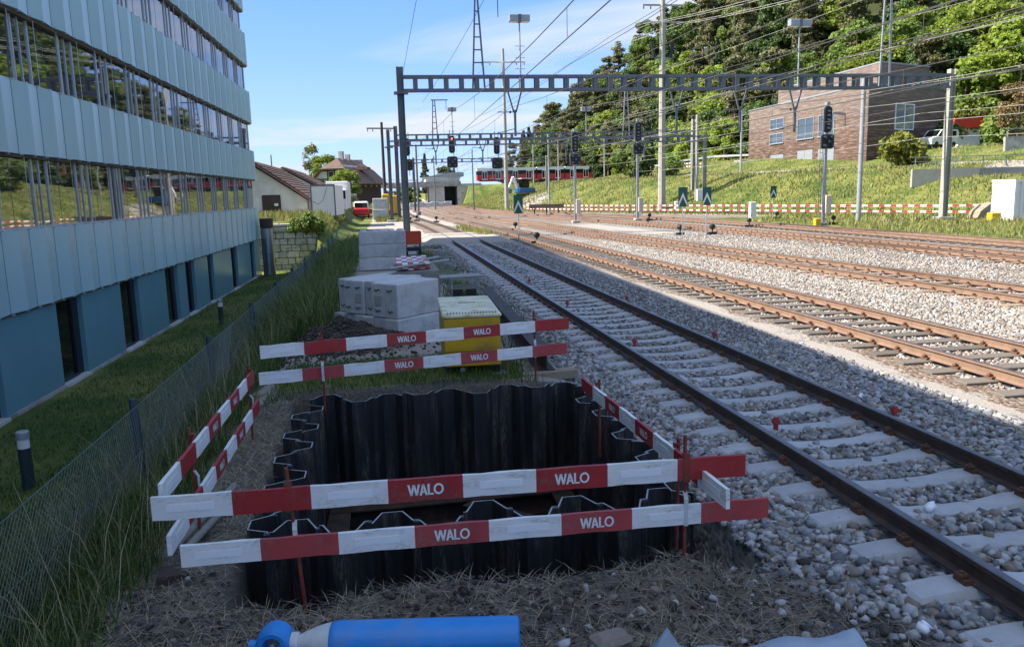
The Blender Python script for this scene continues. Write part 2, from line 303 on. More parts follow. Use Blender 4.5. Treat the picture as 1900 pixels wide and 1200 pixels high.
def height(x, y, pit=True):
    x = np.asarray(x, float); y = np.asarray(y, float)
    z = np.full(np.broadcast(x, y).shape, -.22) + 0 * x + 0 * y
    near = np.interp(x, [-70, -7.3, -5.6, -4.2, -3.2, -2.6, -2.0, -1.4], [-1.8, -1.8, -1.74, -1.35, -.88, -.60, -.34, -.18])
    far = np.interp(x, [-90, -5, -3.9, -3.1, -2.2, -1.2], [1.25, 1.08, 1.0, .15, -.2, -.22])
    t = np.where(x < -3.95, sm(49.22, 49.5, y), sm(46.5, 50.5, y))
    z = np.where(x < -1.2, near * (1 - t) + far * t, z)
    z = z + .04 * sm(-1.4, -.8, x) * sm(2.5, 1.6, x) * sm(20, 15, y)
    z = z + .20 * np.exp(-((x - .3) / 2.1) ** 4 - ((y - 10.9) / 1.35) ** 4)
    z = z + .46 * np.exp(-((x + .85) / .7) ** 2 - ((y - 14.4) / .65) ** 2) * (1 + .5 * (vnoise(x, y, .25, 5) - .5)) + .24 * np.exp(-((x - .1) / .75) ** 2 - ((y - 13.8) / .5) ** 2)
    # crumbly soil round the excavation
    e = sm(-2.2, -1.2, x) * sm(2.9, 2.2, x) * sm(6.4, 5.4, y)
    z = z + e * (.13 * (vnoise(x, y, .42, 1) - .45) + .07 * (vnoise(x, y, .16, 2) - .5) + .035 * (vnoise(x, y, .07, 4) - .5))
    e2 = np.exp(-((y - 5.12) / .17) ** 2) * sm(-1.2, -.6, x) * sm(2.3, 1.6, x); z = z + e2 * (-.05 + .10 * vnoise(x, y, .3, 8))
    z = z + .03 * (vnoise(x, y, .3, 11) - .5) * sm(-1.0, -1.6, x) * sm(60, 30, y)
    # ballast shoulder of the near track
    z = z - .05 * sm(3.15, 2.6, x) * sm(2.2, 2.7, x) * sm(44, 40, y) + .02 * sm(6.0, 6.8, x) * sm(8, 7.2, x)
    z = z + .205 * sm(2.3, 2.9, x) * sm(7.3, 6.6, x) * sm(43.0, 43.6, y) * sm(53.5, 52.0, y)       # level crossing fill, just below the rail heads
    # embankment on the right, and across the far end
    xf = np.interp(y, FY, FX); d = x - xf
    emb = (4.75 * sm(-1.5, 12.5, d) * .55 + 4.75 * np.clip(d / 11.5, 0, 1) * .45)
    emb = emb * (.85 + .05 * sm(90, 120, y)); emb = np.minimum(emb, 2.85 + 1.9 * sm(61.6, 63.0, y)) + 2.4 * sm(14, 34, d) * sm(60, 66, y) * sm(170, 135, y) + 1.2 * sm(20, 34, d) * sm(66, 60, y)
    cross = 4.75 * sm(186, 194, y) * sm(19.5, 21, x)
    crossl = 4.6 * sm(188, 196, y) * sm(-13, -17, x)
    z = np.where(d > -2, np.maximum(emb, cross) + z, z + crossl)
    z = z + .35 * (vnoise(x, y, 3.5, 6) - .5) * sm(1, 4, d) * sm(16, 10, d)
    xg = np.interp(y, GY, GX); dg = x - xg
    hill = (.38 + .62 * sm(35, 100, y)) * (30 * sm(-4, 60, dg) * (1 + .42 * sm(130, 185, y)) + 6 * sm(40, 160, dg)) * sm(365, 285, y)
    z = z + hill + 2.5 * (vnoise(x, y, 18, 7) - .5) * sm(0, 20, dg)
    # far rolling ground, so that the horizon closes
    z = z + 10 * sm(330, 900, y) * sm(60, 200, x) + 3.0 * sm(230, 600, y) * sm(40, -40, x)
    if pit: z = z - 3.0 * pit_mask(x, y) * 1.0
    return z
def H(x, y): return float(height(np.array([x]), np.array([y]))[0])
# tracks as centre lines
TR = {
    1: [(4.5, -6), (4.5, 20), (4.5, 48), (4.2, 66), (3.3, 92), (3.0, 140), (3.4, 205)],
    2: [(8.76, -6), (8.74, 14), (8.70, 26), (8.5, 50), (7.9, 74), (6.9, 102), (6.6, 140), (7.0, 205)],
    3: [(14.7, 0), (14.15, 15.7), (13.45, 28.5), (12.1, 62), (10.7, 92), (9.8, 125), (10.2, 205)],
    4: [(20.7, 2), (20.9, 23), (20.9, 37), (19.6, 60), (16.4, 86), (13.1, 122), (12.7, 205)],
    5: [(25.6, 4), (25.4, 30), (25.4, 44), (24.4, 65), (20.4, 92), (16.0, 120), (15.2, 205)],
}
TC = {k: catmull([(a, b, 0) for a, b in v], 1.0) for k, v in TR.items()}
def track_x(k, y): P = TC[k]; return np.interp(y, [p.y for p in P], [p.x for p in P])

def axis(*segs):
    out = []
    for a, b, s in segs: out += list(np.arange(a, b - 1e-6, s))
    out.append(segs[-1][1]); return np.array(out)
gx = axis((-900, -60, 60), (-60, -9, 1.5), (-9, -3.2, .2), (-3.2, 3.2, .065), (3.2, 9, .2), (9, 62, .8), (62, 200, 5), (200, 900, 50))
gy = axis((-80, 2, 4), (2, 10.4, .065), (10.4, 24, .15), (24, 48.8, .45), (48.8, 50, .1), (50, 56, .5), (56, 260, 1.8), (260, 420, 10), (420, 3000, 130))
XX, YY = np.meshgrid(gx, gy); ZZ = height(XX, YY)
nx, ny = len(gx), len(gy)
V = np.stack([XX, YY, ZZ], -1).reshape(-1, 3)
idx = np.arange(nx * ny).reshape(ny, nx)
F = np.stack([idx[:-1, :-1], idx[:-1, 1:], idx[1:, 1:], idx[1:, :-1]], -1).reshape(-1, 4)

# ---- ground material: zones of what the ground is made of
xs, ys = V[:, 0], V[:, 1]
wob = .35 * (vnoise(xs, ys, .8, 21) - .5) + .25 * (vnoise(xs, ys, .3, 22) - .5)
d_f = xs - np.interp(ys, FY, FX)
bal = np.zeros(len(xs)); rus = np.zeros(len(xs))
bal = np.maximum(bal, sm(2.25, 2.6, xs + wob) * sm(6.9, 6.5, xs + wob) * sm(-9, -8, ys) * sm(43.5, 42.5, ys + wob))
for k in (2, 3, 4, 5):
    dx = np.abs(xs - track_x(k, ys)); rus = np.maximum(rus, sm(1.75, 1.25, dx + wob)); bal = np.maximum(bal, sm(3.4, 2.4, dx + wob)) if k > 2 else np.maximum(bal, sm(1.9, 1.4, dx + wob))
dx = np.abs(xs - track_x(1, ys)); rus = np.maximum(rus, sm(1.7, 1.2, dx + wob) * sm(53, 56, ys))
rus = np.maximum(rus, sm(7.5, 9, xs) * sm(45, 80, ys) * sm(0.0, -3.0, d_f) * .9)
bal = bal * (1 - rus)
gr = sm(-1.55, -2.05, xs + wob * 1.4)
gr = np.maximum(gr, sm(-1.2, 1.0, d_f + wob * 2))
gr = np.maximum(gr, sm(27.0, 28.2, xs + wob * 2) * sm(75, 60, ys) * .95); gr = np.maximum(gr, sm(10.1, 10.5, ys + wob) * sm(12.6, 11.6, ys + wob) * sm(-1.8, -1.2, xs) * sm(2.15, 1.7, xs + wob))
gr = np.maximum(gr, sm(17.5, 19, ys + wob) * sm(42, 38, ys) * sm(1.5, 2.0, xs + wob) * sm(2.7, 2.3, xs + wob) * .9)
gr = np.maximum(gr, sm(-.8, -1.4, xs + wob) * sm(12, 16, ys) * .9)
gr = np.maximum(gr, .9 * sm(58, 61, ys + wob * 2) * sm(75, 70, ys + wob * 3) * sm(-1.3, -.9, xs - 6.1 + .03 * ys * 0 + wob) * sm(1.0, .5, xs - 5.9 + wob) * 0)
gr = np.maximum(gr, .85 * np.exp(-((xs - 6.35 - wob) / .55) ** 2 - ((ys - 56) / 7) ** 2))          # weeds between the near tracks
gr = np.maximum(gr, sm(84, 88, ys) * sm(1.7, 1.1, np.abs(xs - .6) + wob) * sm(105, 95, ys))
earth = sm(-2.0, -1.5, xs + wob) * sm(2.75, 2.3, xs + wob - .5 * sm(4.9, 4.0, ys)) * sm(10.7, 10.1, ys + wob)
earth = np.maximum(earth, np.exp(-((xs + .4) / 1.2) ** 2 - ((ys - 14.2) / 1.0) ** 2) * 1.4)
earth = np.clip(earth, 0, 1)
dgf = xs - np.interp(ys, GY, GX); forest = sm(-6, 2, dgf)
gr = np.where(ys > 10, gr * (1 - earth * .9), gr)
road = sm(1.2, .6, np.abs(ys - 199.8)) * sm(19, 20, xs) + sm(13.2, 13.8, d_f) * sm(19.5, 18.5, d_f) * sm(190, 186, ys) * sm(40, 60, ys)
road = np.clip(road + .95 * np.exp(-((xs - 22) / 3.5) ** 2 - ((ys - 121) / 9) ** 2), 0, 1)
A4 = np.stack([gr, bal, earth, np.ones(len(xs))], -1); B4 = np.stack([rus, forest, road, np.ones(len(xs))], -1)

def ground_material():
    m = bpy.data.materials.new('ground_mixed'); m.use_nodes = True; t = m.node_tree; n = t.nodes; l = t.links
    b = n['Principled BSDF']; b.inputs['Roughness'].default_value = .92; b.inputs['Specular IOR Level'].default_value = .2
    geo = n.new('ShaderNodeNewGeometry').outputs['Position']
    def noise(sc, det=6, ro=.62, st=None):
        src = geo
        if st: mp_ = n.new('ShaderNodeMapping'); mp_.inputs['Scale'].default_value = st; l.new(geo, mp_.inputs[0]); src = mp_.outputs[0]
        x = n.new('ShaderNodeTexNoise'); x.inputs['Scale'].default_value = sc; x.inputs['Detail'].default_value = det; x.inputs['Roughness'].default_value = ro; l.new(src, x.inputs['Vector']); return x.outputs['Fac']
    def ramp(src, stops):
        r = n.new('ShaderNodeValToRGB'); e = r.color_ramp.elements; e[0].position = stops[0][0]; e[0].color = (*stops[0][1], 1); e[1].position = stops[-1][0]; e[1].color = (*stops[-1][1], 1)
        for p, c in stops[1:-1]: q = e.new(p); q.color = (*c, 1)
        l.new(src, r.inputs[0]); return r.outputs[0]
    def mix(f, a, c):
        x = n.new('ShaderNodeMix'); x.data_type = 'RGBA'; l.new(f, x.inputs['Factor']); l.new(a, x.inputs[6]); l.new(c, x.inputs[7]); return x.outputs[2]
    def mth(op, a, c):
        x = n.new('ShaderNodeMath'); x.operation = op
        for i, v in enumerate((a, c)):
            if isinstance(v, (int, float)): x.inputs[i].default_value = v
            else: l.new(v, x.inputs[i])
        return x.outputs[0]
    def vor(sc, feat='F1'):
        v = n.new('ShaderNodeTexVoronoi'); v.inputs['Scale'].default_value = sc; v.feature = feat; l.new(geo, v.inputs['Vector']); return v
    v1 = vor(19); hs = n.new('ShaderNodeSeparateColor'); l.new(v1.outputs['Color'], hs.inputs[0]); rv = hs.outputs[0]
    ball = ramp(rv, [(0, (.12, .12, .12)), (.35, (.235, .23, .22)), (.7, (.28, .26, .23)), (1, (.37, .345, .305))])
    rust = ramp(rv, [(0, (.10, .07, .052)), (.4, (.19, .135, .10)), (.8, (.28, .21, .16)), (1, (.36, .30, .24))])
    big = noise(.35, 5)
    rust = mix(ramp(big, [(.4, (0, 0, 0)), (.65, (.8, .8, .8))]), rust, ball)
    ball = mix(ramp(noise(.9, 5), [(.5, (0, 0, 0)), (.8, (.45, .45, .45))]), ball, rust)
    path = mix(noise(1.1, 6), ramp(noise(40, 3), [(.3, (.26, .23, .20)), (.7, (.42, .38, .335))]), ramp(noise(90, 2), [(.3, (.27, .245, .212)), (.7, (.40, .365, .325))]))
    straw = noise(30, 6, .7, (1, 3.5, 1)); earth = ramp(straw, [(.32, (.07, .058, .048)), (.5, (.15, .127, .10)), (.68, (.28, .24, .18))])
    earth = mix(ramp(noise(2.3, 5), [(.42, (0, 0, 0)), (.6, (1, 1, 1))]), earth, ramp(noise(22, 6), [(.3, (.06, .053, .05)), (.7, (.155, .142, .13))]))
    grass = mix(ramp(noise(.35, 6, .65), [(.40, (0, 0, 0)), (.62, (1, 1, 1))]), ramp(noise(5, 6, .75), [(.3, (.035, .062, .012)), (.7, (.09, .135, .026))]), ramp(noise(4, 6, .75), [(.3, (.11, .135, .028)), (.7, (.25, .235, .07))]))
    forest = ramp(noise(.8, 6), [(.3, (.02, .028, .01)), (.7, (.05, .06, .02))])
    aA = n.new('ShaderNodeVertexColor'); aA.layer_name = 'zoneA'; aB = n.new('ShaderNodeVertexColor'); aB.layer_name = 'zoneB'
    sA = n.new('ShaderNodeSeparateColor'); l.new(aA.outputs[0], sA.inputs[0]); sB = n.new('ShaderNodeSeparateColor'); l.new(aB.outputs[0], sB.inputs[0])
    def edge(w, s=.35):
        j = mth('ADD', w, mth('MULTIPLY', mth('SUBTRACT', noise(9, 5), .5), s)); mr = n.new('ShaderNodeMapRange'); mr.inputs['From Min'].default_value = .4; mr.inputs['From Max'].default_value = .6; l.new(j, mr.inputs['Value']); return mr.outputs[0]
    c = mix(edge(sA.outputs[1]), path, ball); wb = edge(sA.outputs[1])
    wr = edge(sB.outputs[0]); c = mix(wr, c, rust)
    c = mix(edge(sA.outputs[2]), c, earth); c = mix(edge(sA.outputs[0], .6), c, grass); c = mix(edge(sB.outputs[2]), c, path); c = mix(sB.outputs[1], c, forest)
    l.new(c, b.inputs['Base Color'])
    stone_h = mth('MULTIPLY', mth('MAXIMUM', wb, wr), mth('SUBTRACT', 1.0, v1.outputs['Distance']))
    hgt = mth('ADD', mth('MULTIPLY', stone_h, 1.6), mth('ADD', mth('MULTIPLY', straw, .5), mth('MULTIPLY', noise(25, 4), .6)))
    bu = n.new('ShaderNodeBump'); bu.inputs['Strength'].default_value = .85; bu.inputs['Distance'].default_value = .035; l.new(hgt, bu.inputs['Height']); l.new(bu.outputs[0], b.inputs['Normal']); return m
me = np_mesh('ground', V, F, ground_material(), True)
for nm, arr in (('zoneA', A4), ('zoneB', B4)):
    at_ = me.color_attributes.new(nm, 'FLOAT_COLOR', 'POINT'); at_.data.foreach_set('color', arr.astype(np.float32).ravel())
ground = link('ground', me); tag(ground, kind='structure')

# ------------------------------------------------------------------ scatter helpers
def euler_mats(n):
    q = rng.normal(size=(n, 4)); q /= np.linalg.norm(q, axis=1)[:, None]; w, x, y, z = q.T
    return np.stack([1 - 2 * (y * y + z * z), 2 * (x * y - z * w), 2 * (x * z + y * w), 2 * (x * y + z * w), 1 - 2 * (x * x + z * z), 2 * (y * z - x * w), 2 * (x * z - y * w), 2 * (y * z + x * w), 1 - 2 * (x * x + y * y)], -1).reshape(-1, 3, 3)
_ph = (1 + 5 ** .5) / 2
ICO_V = np.array([(-1, _ph, 0), (1, _ph, 0), (-1, -_ph, 0), (1, -_ph, 0), (0, -1, _ph), (0, 1, _ph), (0, -1, -_ph), (0, 1, -_ph), (_ph, 0, -1), (_ph, 0, 1), (-_ph, 0, -1), (-_ph, 0, 1)]) / 1.902
ICO_F = np.array([(0, 11, 5), (0, 5, 1), (0, 1, 7), (0, 7, 10), (0, 10, 11), (1, 5, 9), (5, 11, 4), (11, 10, 2), (10, 7, 6), (7, 1, 8), (3, 9, 4), (3, 4, 2), (3, 2, 6), (3, 6, 8), (3, 8, 9), (4, 9, 5), (2, 4, 11), (6, 2, 10), (8, 6, 7), (9, 8, 1)])
CUB_V = np.array([(-1, -1, -1), (1, -1, -1), (1, 1, -1), (-1, 1, -1), (-1, -1, 1), (1, -1, 1), (1, 1, 1), (-1, 1, 1)]) / 1.5
CUB_F = np.array([(0, 2, 1), (0, 3, 2), (4, 5, 6), (4, 6, 7), (0, 1, 5), (0, 5, 4), (1, 2, 6), (1, 6, 5), (2, 3, 7), (2, 7, 6), (3, 0, 4), (3, 4, 7)])
def stones(name, x, y, z, r, mats, ico=True, probs=None):
    n = len(x); BV, BF = (ICO_V, ICO_F) if ico else (CUB_V, CUB_F); k = len(BV)
    P = np.repeat(BV[None], n, 0) * (1 + rng.uniform(-.34, .34, (n, k, 1))) + rng.normal(0, .10, (n, k, 3))
    P *= rng.uniform(.48, 1.2, (n, 1, 3)); P = np.einsum('nij,nkj->nki', euler_mats(n), P); P[..., 2] *= .8
    P = P * r[:, None, None] + np.stack([x, y, z], -1)[:, None]
    Fc = (BF[None] + (np.arange(n) * k)[:, None, None]).reshape(-1, 3)
    mi = np.repeat(rng.choice(len(mats), n, p=probs), len(BF))
    return link(name, np_mesh(name, P.reshape(-1, 3), Fc, mats, False, mi))
def blades(name, x, y, z, h, w, lean, mats, bend=.5, probs=None, dirs=None, zs=1.0):
    n = len(x); a = rng.uniform(0, 2 * np.pi, n) if dirs is None else dirs
    dx, dy = np.cos(a), np.sin(a); fa = rng.uniform(0, np.pi, n); px, py = np.cos(fa) * w / 2, np.sin(fa) * w / 2
    P = np.zeros((n, 6, 3))
    for i, (t, ww) in enumerate(((0, 1.), (.55, .8), (1., .12))):
        off = lean * h * (t ** (1 + bend)); zz_ = z + zs * h * t * np.sqrt(np.maximum(.05, 1 - (lean * t) ** 2 * .8))
        P[:, 2 * i] = np.stack([x + dx * off - px * ww, y + dy * off - py * ww, zz_], -1); P[:, 2 * i + 1] = np.stack([x + dx * off + px * ww, y + dy * off + py * ww, zz_], -1)
    Fq = (np.array([(0, 1, 3, 2), (2, 3, 5, 4)])[None] + (np.arange(n) * 6)[:, None, None]).reshape(-1, 4)
    mi = np.repeat(rng.choice(len(mats), n, p=probs), 2)
    return link(name, np_mesh(name, P.reshape(-1, 3), Fq, mats, False, mi))
S1 = mat('ballast_grey', (.26, .262, .265), .85, var=.2, scale=30, bump=.3, bscale=80); S2 = mat('ballast_light', (.42, .415, .41), .85, var=.2, scale=30, bump=.3, bscale=80)
S3 = mat('ballast_brown', (.225, .185, .15), .85, var=.2, scale=30); S4 = mat('ballast_dark', (.13, .133, .135), .85, var=.2, scale=30); S5 = mat('ballast_pale', (.34, .315, .275), .85, var=.15, scale=30)

# ------------------------------------------------------------------ railway tracks
RAILP = [(-.062, -.158), (.062, -.158), (.062, -.146), (.012, -.128), (.010, -.046), (.034, -.036), (.034, -.006), (.024, 0), (-.024, 0), (-.034, -.006), (-.034, -.036), (-.010, -.046), (-.012, -.128), (-.062, -.146)]
def rail_mesh(name, pts, off, mats):
    V = []; F = []; mi = []; n = len(RAILP); pts = list(pts)
    for i, p in enumerate(pts):
        a = pts[max(0, i - 1)]; b = pts[min(len(pts) - 1, i + 1)]; d = (b - a).normalized(); s = Vector((d.y, -d.x, 0))
        for u, w in RAILP: q = p + s * (off + u); V.append((q.x, q.y, w))
    for i in range(len(pts) - 1):
        for k in range(n): F.append((i * n + k, i * n + (k + 1) % n, (i + 1) * n + (k + 1) % n, (i + 1) * n + k)); mi.append(1 if k in (6, 7, 8) else 0)
    m = MB(); m.v = V; m.f = F; m.m = mi; return m.mesh(name, mats, False)
def sleeper_concrete():
    m = MB(); xs_ = [-1.25, -1.2, -.95, -.56, -.32, 0, .32, .56, .95, 1.2, 1.25]; tp = [-.225, -.19, -.168, -.165, -.205, -.212, -.205, -.165, -.168, -.19, -.225]
    V = []; F = []
    for x, t in zip(xs_, tp):
        V += [(x, -.14, -.36), (x, -.14, t - .05), (x, -.105, t), (x, .105, t), (x, .14, t - .05), (x, .14, -.36)]
    for i in range(len(xs_) - 1):
        for k in range(6): F.append((i * 6 + k, i * 6 + (k + 1) % 6, i * 6 + 6 + (k + 1) % 6, i * 6 + 6 + k))
    F += [tuple(range(6)), tuple(range(len(V) - 6, len(V)))]
    return m.add(V, F).mesh('sleeper', K['sleeper_concrete'])
def sleeper_box(mt, w=.25, top=-.168, h=.13, half=1.3):
    return MB().cbox(-half, -w / 2, top - h, half, w / 2, top, .012).mesh('sleeper', mt)
def clip_mesh(big):
    m = MB()
    for s in (-1, 1):
        if big:
            m.box(s * .075 - .03, -.06, -.17, s * .075 + .03, .06, -.13); m.tube((s * .09, 0, -.15), (s * .09, 0, -.085), .018, n=5); m.box(s * .09 - .03, -.03, -.12, s * .09 + .03, .03, -.10)
        else:
            m.box(s * .085 - .025, -.05, -.168, s * .085 + .025, .05, -.135)
    return m
def build_track(k, label, ymin, ymax, sl_mesh, sp, rmat, sl_y0, sl_y1, bigclip, clip_to):
    t = thing('railway_track', label, 'railway track')
    pts = [p for p in TC[k] if ymin <= p.y <= ymax]
    for s in (-1, 1): link('rail', rail_mesh('rail', pts, s * .7525, [rmat, K['railhead']]), t)
    P = TC[k]; yy = sl_y0; cl = MB(); cm = clip_mesh(bigclip)
    while yy < sl_y1:
        x = float(track_x(k, yy)); dxdy = float(track_x(k, yy + .5) - track_x(k, yy - .5)); a = -math.atan(dxdy)
        link('sleeper', sl_mesh, t, (x + random.uniform(-.015, .015), yy, random.uniform(-.004, .004)), (0, 0, a + random.uniform(-.006, .006)))
        if yy < clip_to:
            for s in (-1, 1):
                cl.add([(x + s * .7525 + v[0], yy + v[1], v[2]) for v in cm.v], cm.f)
        yy += sp
    o = cl.build('rail_clips', K['clip'], t); tag(o, kind='stuff'); return t
build_track(1, 'near railway track of brown rails on pale concrete sleepers beside the pit', -5, 200, sleeper_concrete(), .6, K['rail'], 2.0, 42.9, True, 42)
build_track(2, 'rusty railway track on weathered wooden sleepers, next beyond the concrete-sleeper track', -5, 200, sleeper_box(K['wood_sleeper']), .65, K['rail_rust'], 6.0, 75, True, 60)
build_track(3, 'orange-brown railway track on steel sleepers, between two pale gravel strips', 2, 200, sleeper_box(K['steel_sleeper'], .26, -.165, .1), .65, K['rail_rust'], 11, 80, True, 62)
build_track(4, 'railway track past the two green arrow boards', 3, 200, sleeper_box(K['steel_sleeper'], .26, -.165, .1), .65, K['rail_rust'], 20, 80, True, 60)
build_track(5, 'outermost railway track along the foot of the grass embankment', 5, 200, sleeper_box(K['wood_sleeper']), .65, K['rail_rust'], 24, 85, False, 60)

# ------------------------------------------------------------------ loose ballast, soil clods, grass
def scatter_ballast(name, n, xr, yr, rr, mats, probs, ico, tracks=(), yfall=1.0, reject=None, dz=.3):
    y = yr[0] + (yr[1] - yr[0]) * rng.random(n) ** yfall; x = rng.uniform(xr[0], xr[1], n); keep = np.ones(n, bool)
    for k, sp, y0, half in tracks:
        cx_ = track_x(k, y); dxr = np.abs(np.abs(x - cx_) - .7525); keep &= dxr > .075
        ph = (y - y0 + sp / 2) % sp - sp / 2; keep &= ~((np.abs(ph) < .145) & (np.abs(x - cx_) < half - .02) & (rng.random(n) > np.where(np.abs(x - cx_) > 1.0, .08, .02)))
    if reject is not None: keep &= ~reject(x, y)
    keep &= pit_mask(x, y) < .02
    x, y = x[keep], y[keep]; r = rng.uniform(rr[0], rr[1], len(x)); z = height(x, y) + r * dz
    return tag(stones(name, x, y, z, r, mats, ico, probs), kind='stuff')
rj = lambda x, y: (x < 2.62 + .3 * (vnoise(x, y, .5, 31) - .5) + .55 * sm(5.2, 3.4, y)) & (rng.random(len(x)) > .10)
o = scatter_ballast('track_ballast', 26000, (2.3, 6.85), (2.4, 12.5), (.021, .052), [S1, S2, S3, S4, S5], [.36, .26, .14, .16, .08], True, [(1, .6, 2.0, 1.25)], 1.0, rj)
tag(o, 'loose grey crushed stone ballast round the concrete sleepers', 'ballast')
o = scatter_ballast('track_ballast', 18000, (2.4, 6.8), (12.5, 42), (.026, .046), [S1, S2, S3, S4, S5], [.38, .26, .12, .16, .08], False, [(1, .6, 2.0, 1.25)], 1.25, rj)
tag(o, 'grey ballast further along the concrete-sleeper track', 'ballast')
o = scatter_ballast('track_ballast', 30000, (9.8, 13.4), (8, 42), (.026, .05), [S2, S5, S3, S1], [.14, .26, .50, .10], False, (), 1.3)
tag(o, 'pale sunlit gravel strip between two rusty tracks', 'ballast')
o = scatter_ballast('track_ballast', 15000, (7.75, 10.0), (7, 34), (.022, .042), [S3, S2, S5, S1], [.58, .2, .14, .08], False, [(2, .65, 6.0, 1.3)], 1.2)
tag(o, 'brownish ballast in the wooden-sleeper track', 'ballast')
o = scatter_ballast('track_ballast', 16000, (13.3, 20), (12, 46), (.03, .052), [S3, S2, S1, S5], [.66, .18, .08, .08], False, [(3, .65, 11, 1.3)], 1.3)
tag(o, 'grey-brown ballast of the steel-sleeper track', 'ballast')
# earth: clods, straw
n = 6500; x = rng.uniform(-2.1, 3.0, n); y = rng.uniform(2.7, 5.6, n); k_ = pit_mask(x, y) < .02; x, y = x[k_], y[k_]; r = rng.uniform(.006, .024, len(x)) * (1 + 1.2 * (rng.random(len(x)) > .975))
tag(stones('soil_clods', x, y, height(x, y) + r * .3, r, [K['soil'], S3, S2, S4], True, [.86, .07, .01, .06]), 'dark crumbly soil clods and pebbles in front of the excavation', 'soil', kind='stuff')
n = 3800; a = rng.normal(0, 1, n); x = -.62 + .62 * a; y = 14.15 + .5 * rng.normal(0, 1, n); r = rng.uniform(.010, .042, n)
tag(stones('soil_heap_clods', x, y, height(x, y) + r * .35, r, [K['soil'], S3], True, [.98, .02]), 'heap of dark excavated soil beside the concrete elements', 'soil heap', kind='stuff')
ST1 = mat('dry_straw', (.42, .35, .235), .8, var=.25, scale=20); ST2 = mat('grey_straw', (.25, .215, .16), .85, var=.25, scale=20)
G1 = leaf_mat('grass_green', (.028, .07, .014), (.055, .11, .022), 1.2, .3); G2 = leaf_mat('grass_light', (.10, .16, .035), (.14, .17, .05), 1.2, .3); G3 = leaf_mat('grass_dry', (.24, .22, .10), (.20, .20, .075), 1.2, .25)
G4 = leaf_mat('grass_yellowish', (.185, .205, .04), (.31, .28, .08), .25, .3)  # paler, drier yellowish grass
def pts(n, xr, yr, dens=None, yf=1.0):
    x = rng.uniform(xr[0], xr[1], n); y = yr[0] + (yr[1] - yr[0]) * rng.random(n) ** yf; k = pit_mask(x, y) < .01
    if dens is not None: k &= rng.random(n) < dens(x, y)
    return x[k], y[k]
x, y = pts(38000, (-2.3, 3.2), (2.6, 6.6), lambda x, y: np.where(y > 5.3, (x < -1.15) * 1.0, .25 + .75 * vnoise(x, y, .5, 41)) * sm(3.2, 2.4, x))
h = rng.uniform(.05, .22, len(x)); tag(blades('dry_straw', x, y, height(x, y) + .008, h, np.full(len(x), .0038), rng.uniform(.86, 1.02, len(x)), [ST1, ST2], .15, [.4, .6], None, .32), 'dry mown straw lying over the trampled soil', 'straw', kind='stuff')
x, y = pts(6000, (-2.0, -1.15), (6.4, 10.0)); h = rng.uniform(.05, .2, len(x)); tag(blades('dry_straw', x, y, height(x, y) + .008, h, np.full(len(x), .004), rng.uniform(.8, 1.02, len(x)), [ST1, ST2], .15, None, None, .4), 'dry straw along the left edge of the pit', 'straw', kind='stuff')
# tall unmown grass on the bank along the fence
x, y = pts(30000, (-3.5, -1.75), (2.2, 17), lambda x, y: sm(-1.7, -2.05, x + .5 * (vnoise(x, y, .5, 42) - .5)), 1.0); h = rng.uniform(.16, .50, len(x)) * (.75 + .5 * vnoise(x, y, .8, 43))
tag(blades('tall_grass', x, y, height(x, y) - .02, h, rng.uniform(.006, .011, len(x)), rng.uniform(.2, .85, len(x)), [G1, G2, G3], .7, [.60, .30, .10]), 'tall unmown grass on the bank along the wire fence', 'grass', kind='stuff')
x, y = pts(24000, (-3.9, -.9), (15, 47), lambda x, y: sm(-.9, -1.5, x), 1.2); h = rng.uniform(.3, .95, len(x)) * (.7 + .5 * vnoise(x, y, 1.2, 46))
tag(blades('tall_grass', x, y, height(x, y) - .02, h, rng.uniform(.012, .022, len(x)), rng.uniform(.15, .7, len(x)), [G1, G2, G3], .7, [.46, .32, .22]), 'tall grass further along the fence up to the stone wall', 'grass', kind='stuff')
x, y = pts(26000, (-7.2, -3.4), (9, 46), None, 1.35); h = rng.uniform(.05, .12, len(x))
tag(blades('lawn_grass', x, y, height(x, y) - .01, h, rng.uniform(.008, .016, len(x)), rng.uniform(.1, .7, len(x)), [G1, G2], .6, [.75, .25]), 'short mown lawn along the foot of the glass facade', 'grass', kind='stuff')
x, y = pts(9000, (-1.6, 2.3), (10.0, 12.8), lambda x, y: sm(2.2, 1.7, x)); h = rng.uniform(.05, .16, len(x))
tag(blades('lawn_grass', x, y, height(x, y) - .01, h, rng.uniform(.006, .01, len(x)), rng.uniform(.2, .8, len(x)), [G1, G2, G3], .6, [.6, .28, .12]), 'short grass strip between the pit and the yellow box', 'grass', kind='stuff')
x, y = pts(4500, (1.5, 2.9), (13, 42), lambda x, y: vnoise(x, y, 1.4, 44) > .42); h = rng.uniform(.06, .25, len(x))
tag(blades('weeds', x, y, height(x, y) - .01, h, rng.uniform(.012, .02, len(x)), rng.uniform(.2, .8, len(x)), [G1, G2], .6), 'weeds growing between the stored material and the ballast', 'grass', kind='stuff')
x, y = pts(9000, (-14, -3.2), (50, 75)); h = rng.uniform(.2, .7, len(x)); tag(blades('meadow_grass', x, y, height(x, y) - .02, h, rng.uniform(.03, .06, len(x)), rng.uniform(.1, .6, len(x)), [G4, G2, G3], .6, [.5, .25, .25]), 'sunlit meadow grass on top of the stone retaining wall', 'grass', kind='stuff')
x, y = pts(2500, (5.4, 7.3), (48, 66), lambda x, y: np.exp(-((x - 6.35) / .5) ** 2)); h = rng.uniform(.1, .4, len(x)); tag(blades('weeds', x, y, height(x, y) - .02, h, rng.uniform(.03, .05, len(x)), rng.uniform(.1, .6, len(x)), [G4, G3], .6), 'sunny weeds between the near tracks beyond the crossing', 'grass', kind='stuff')
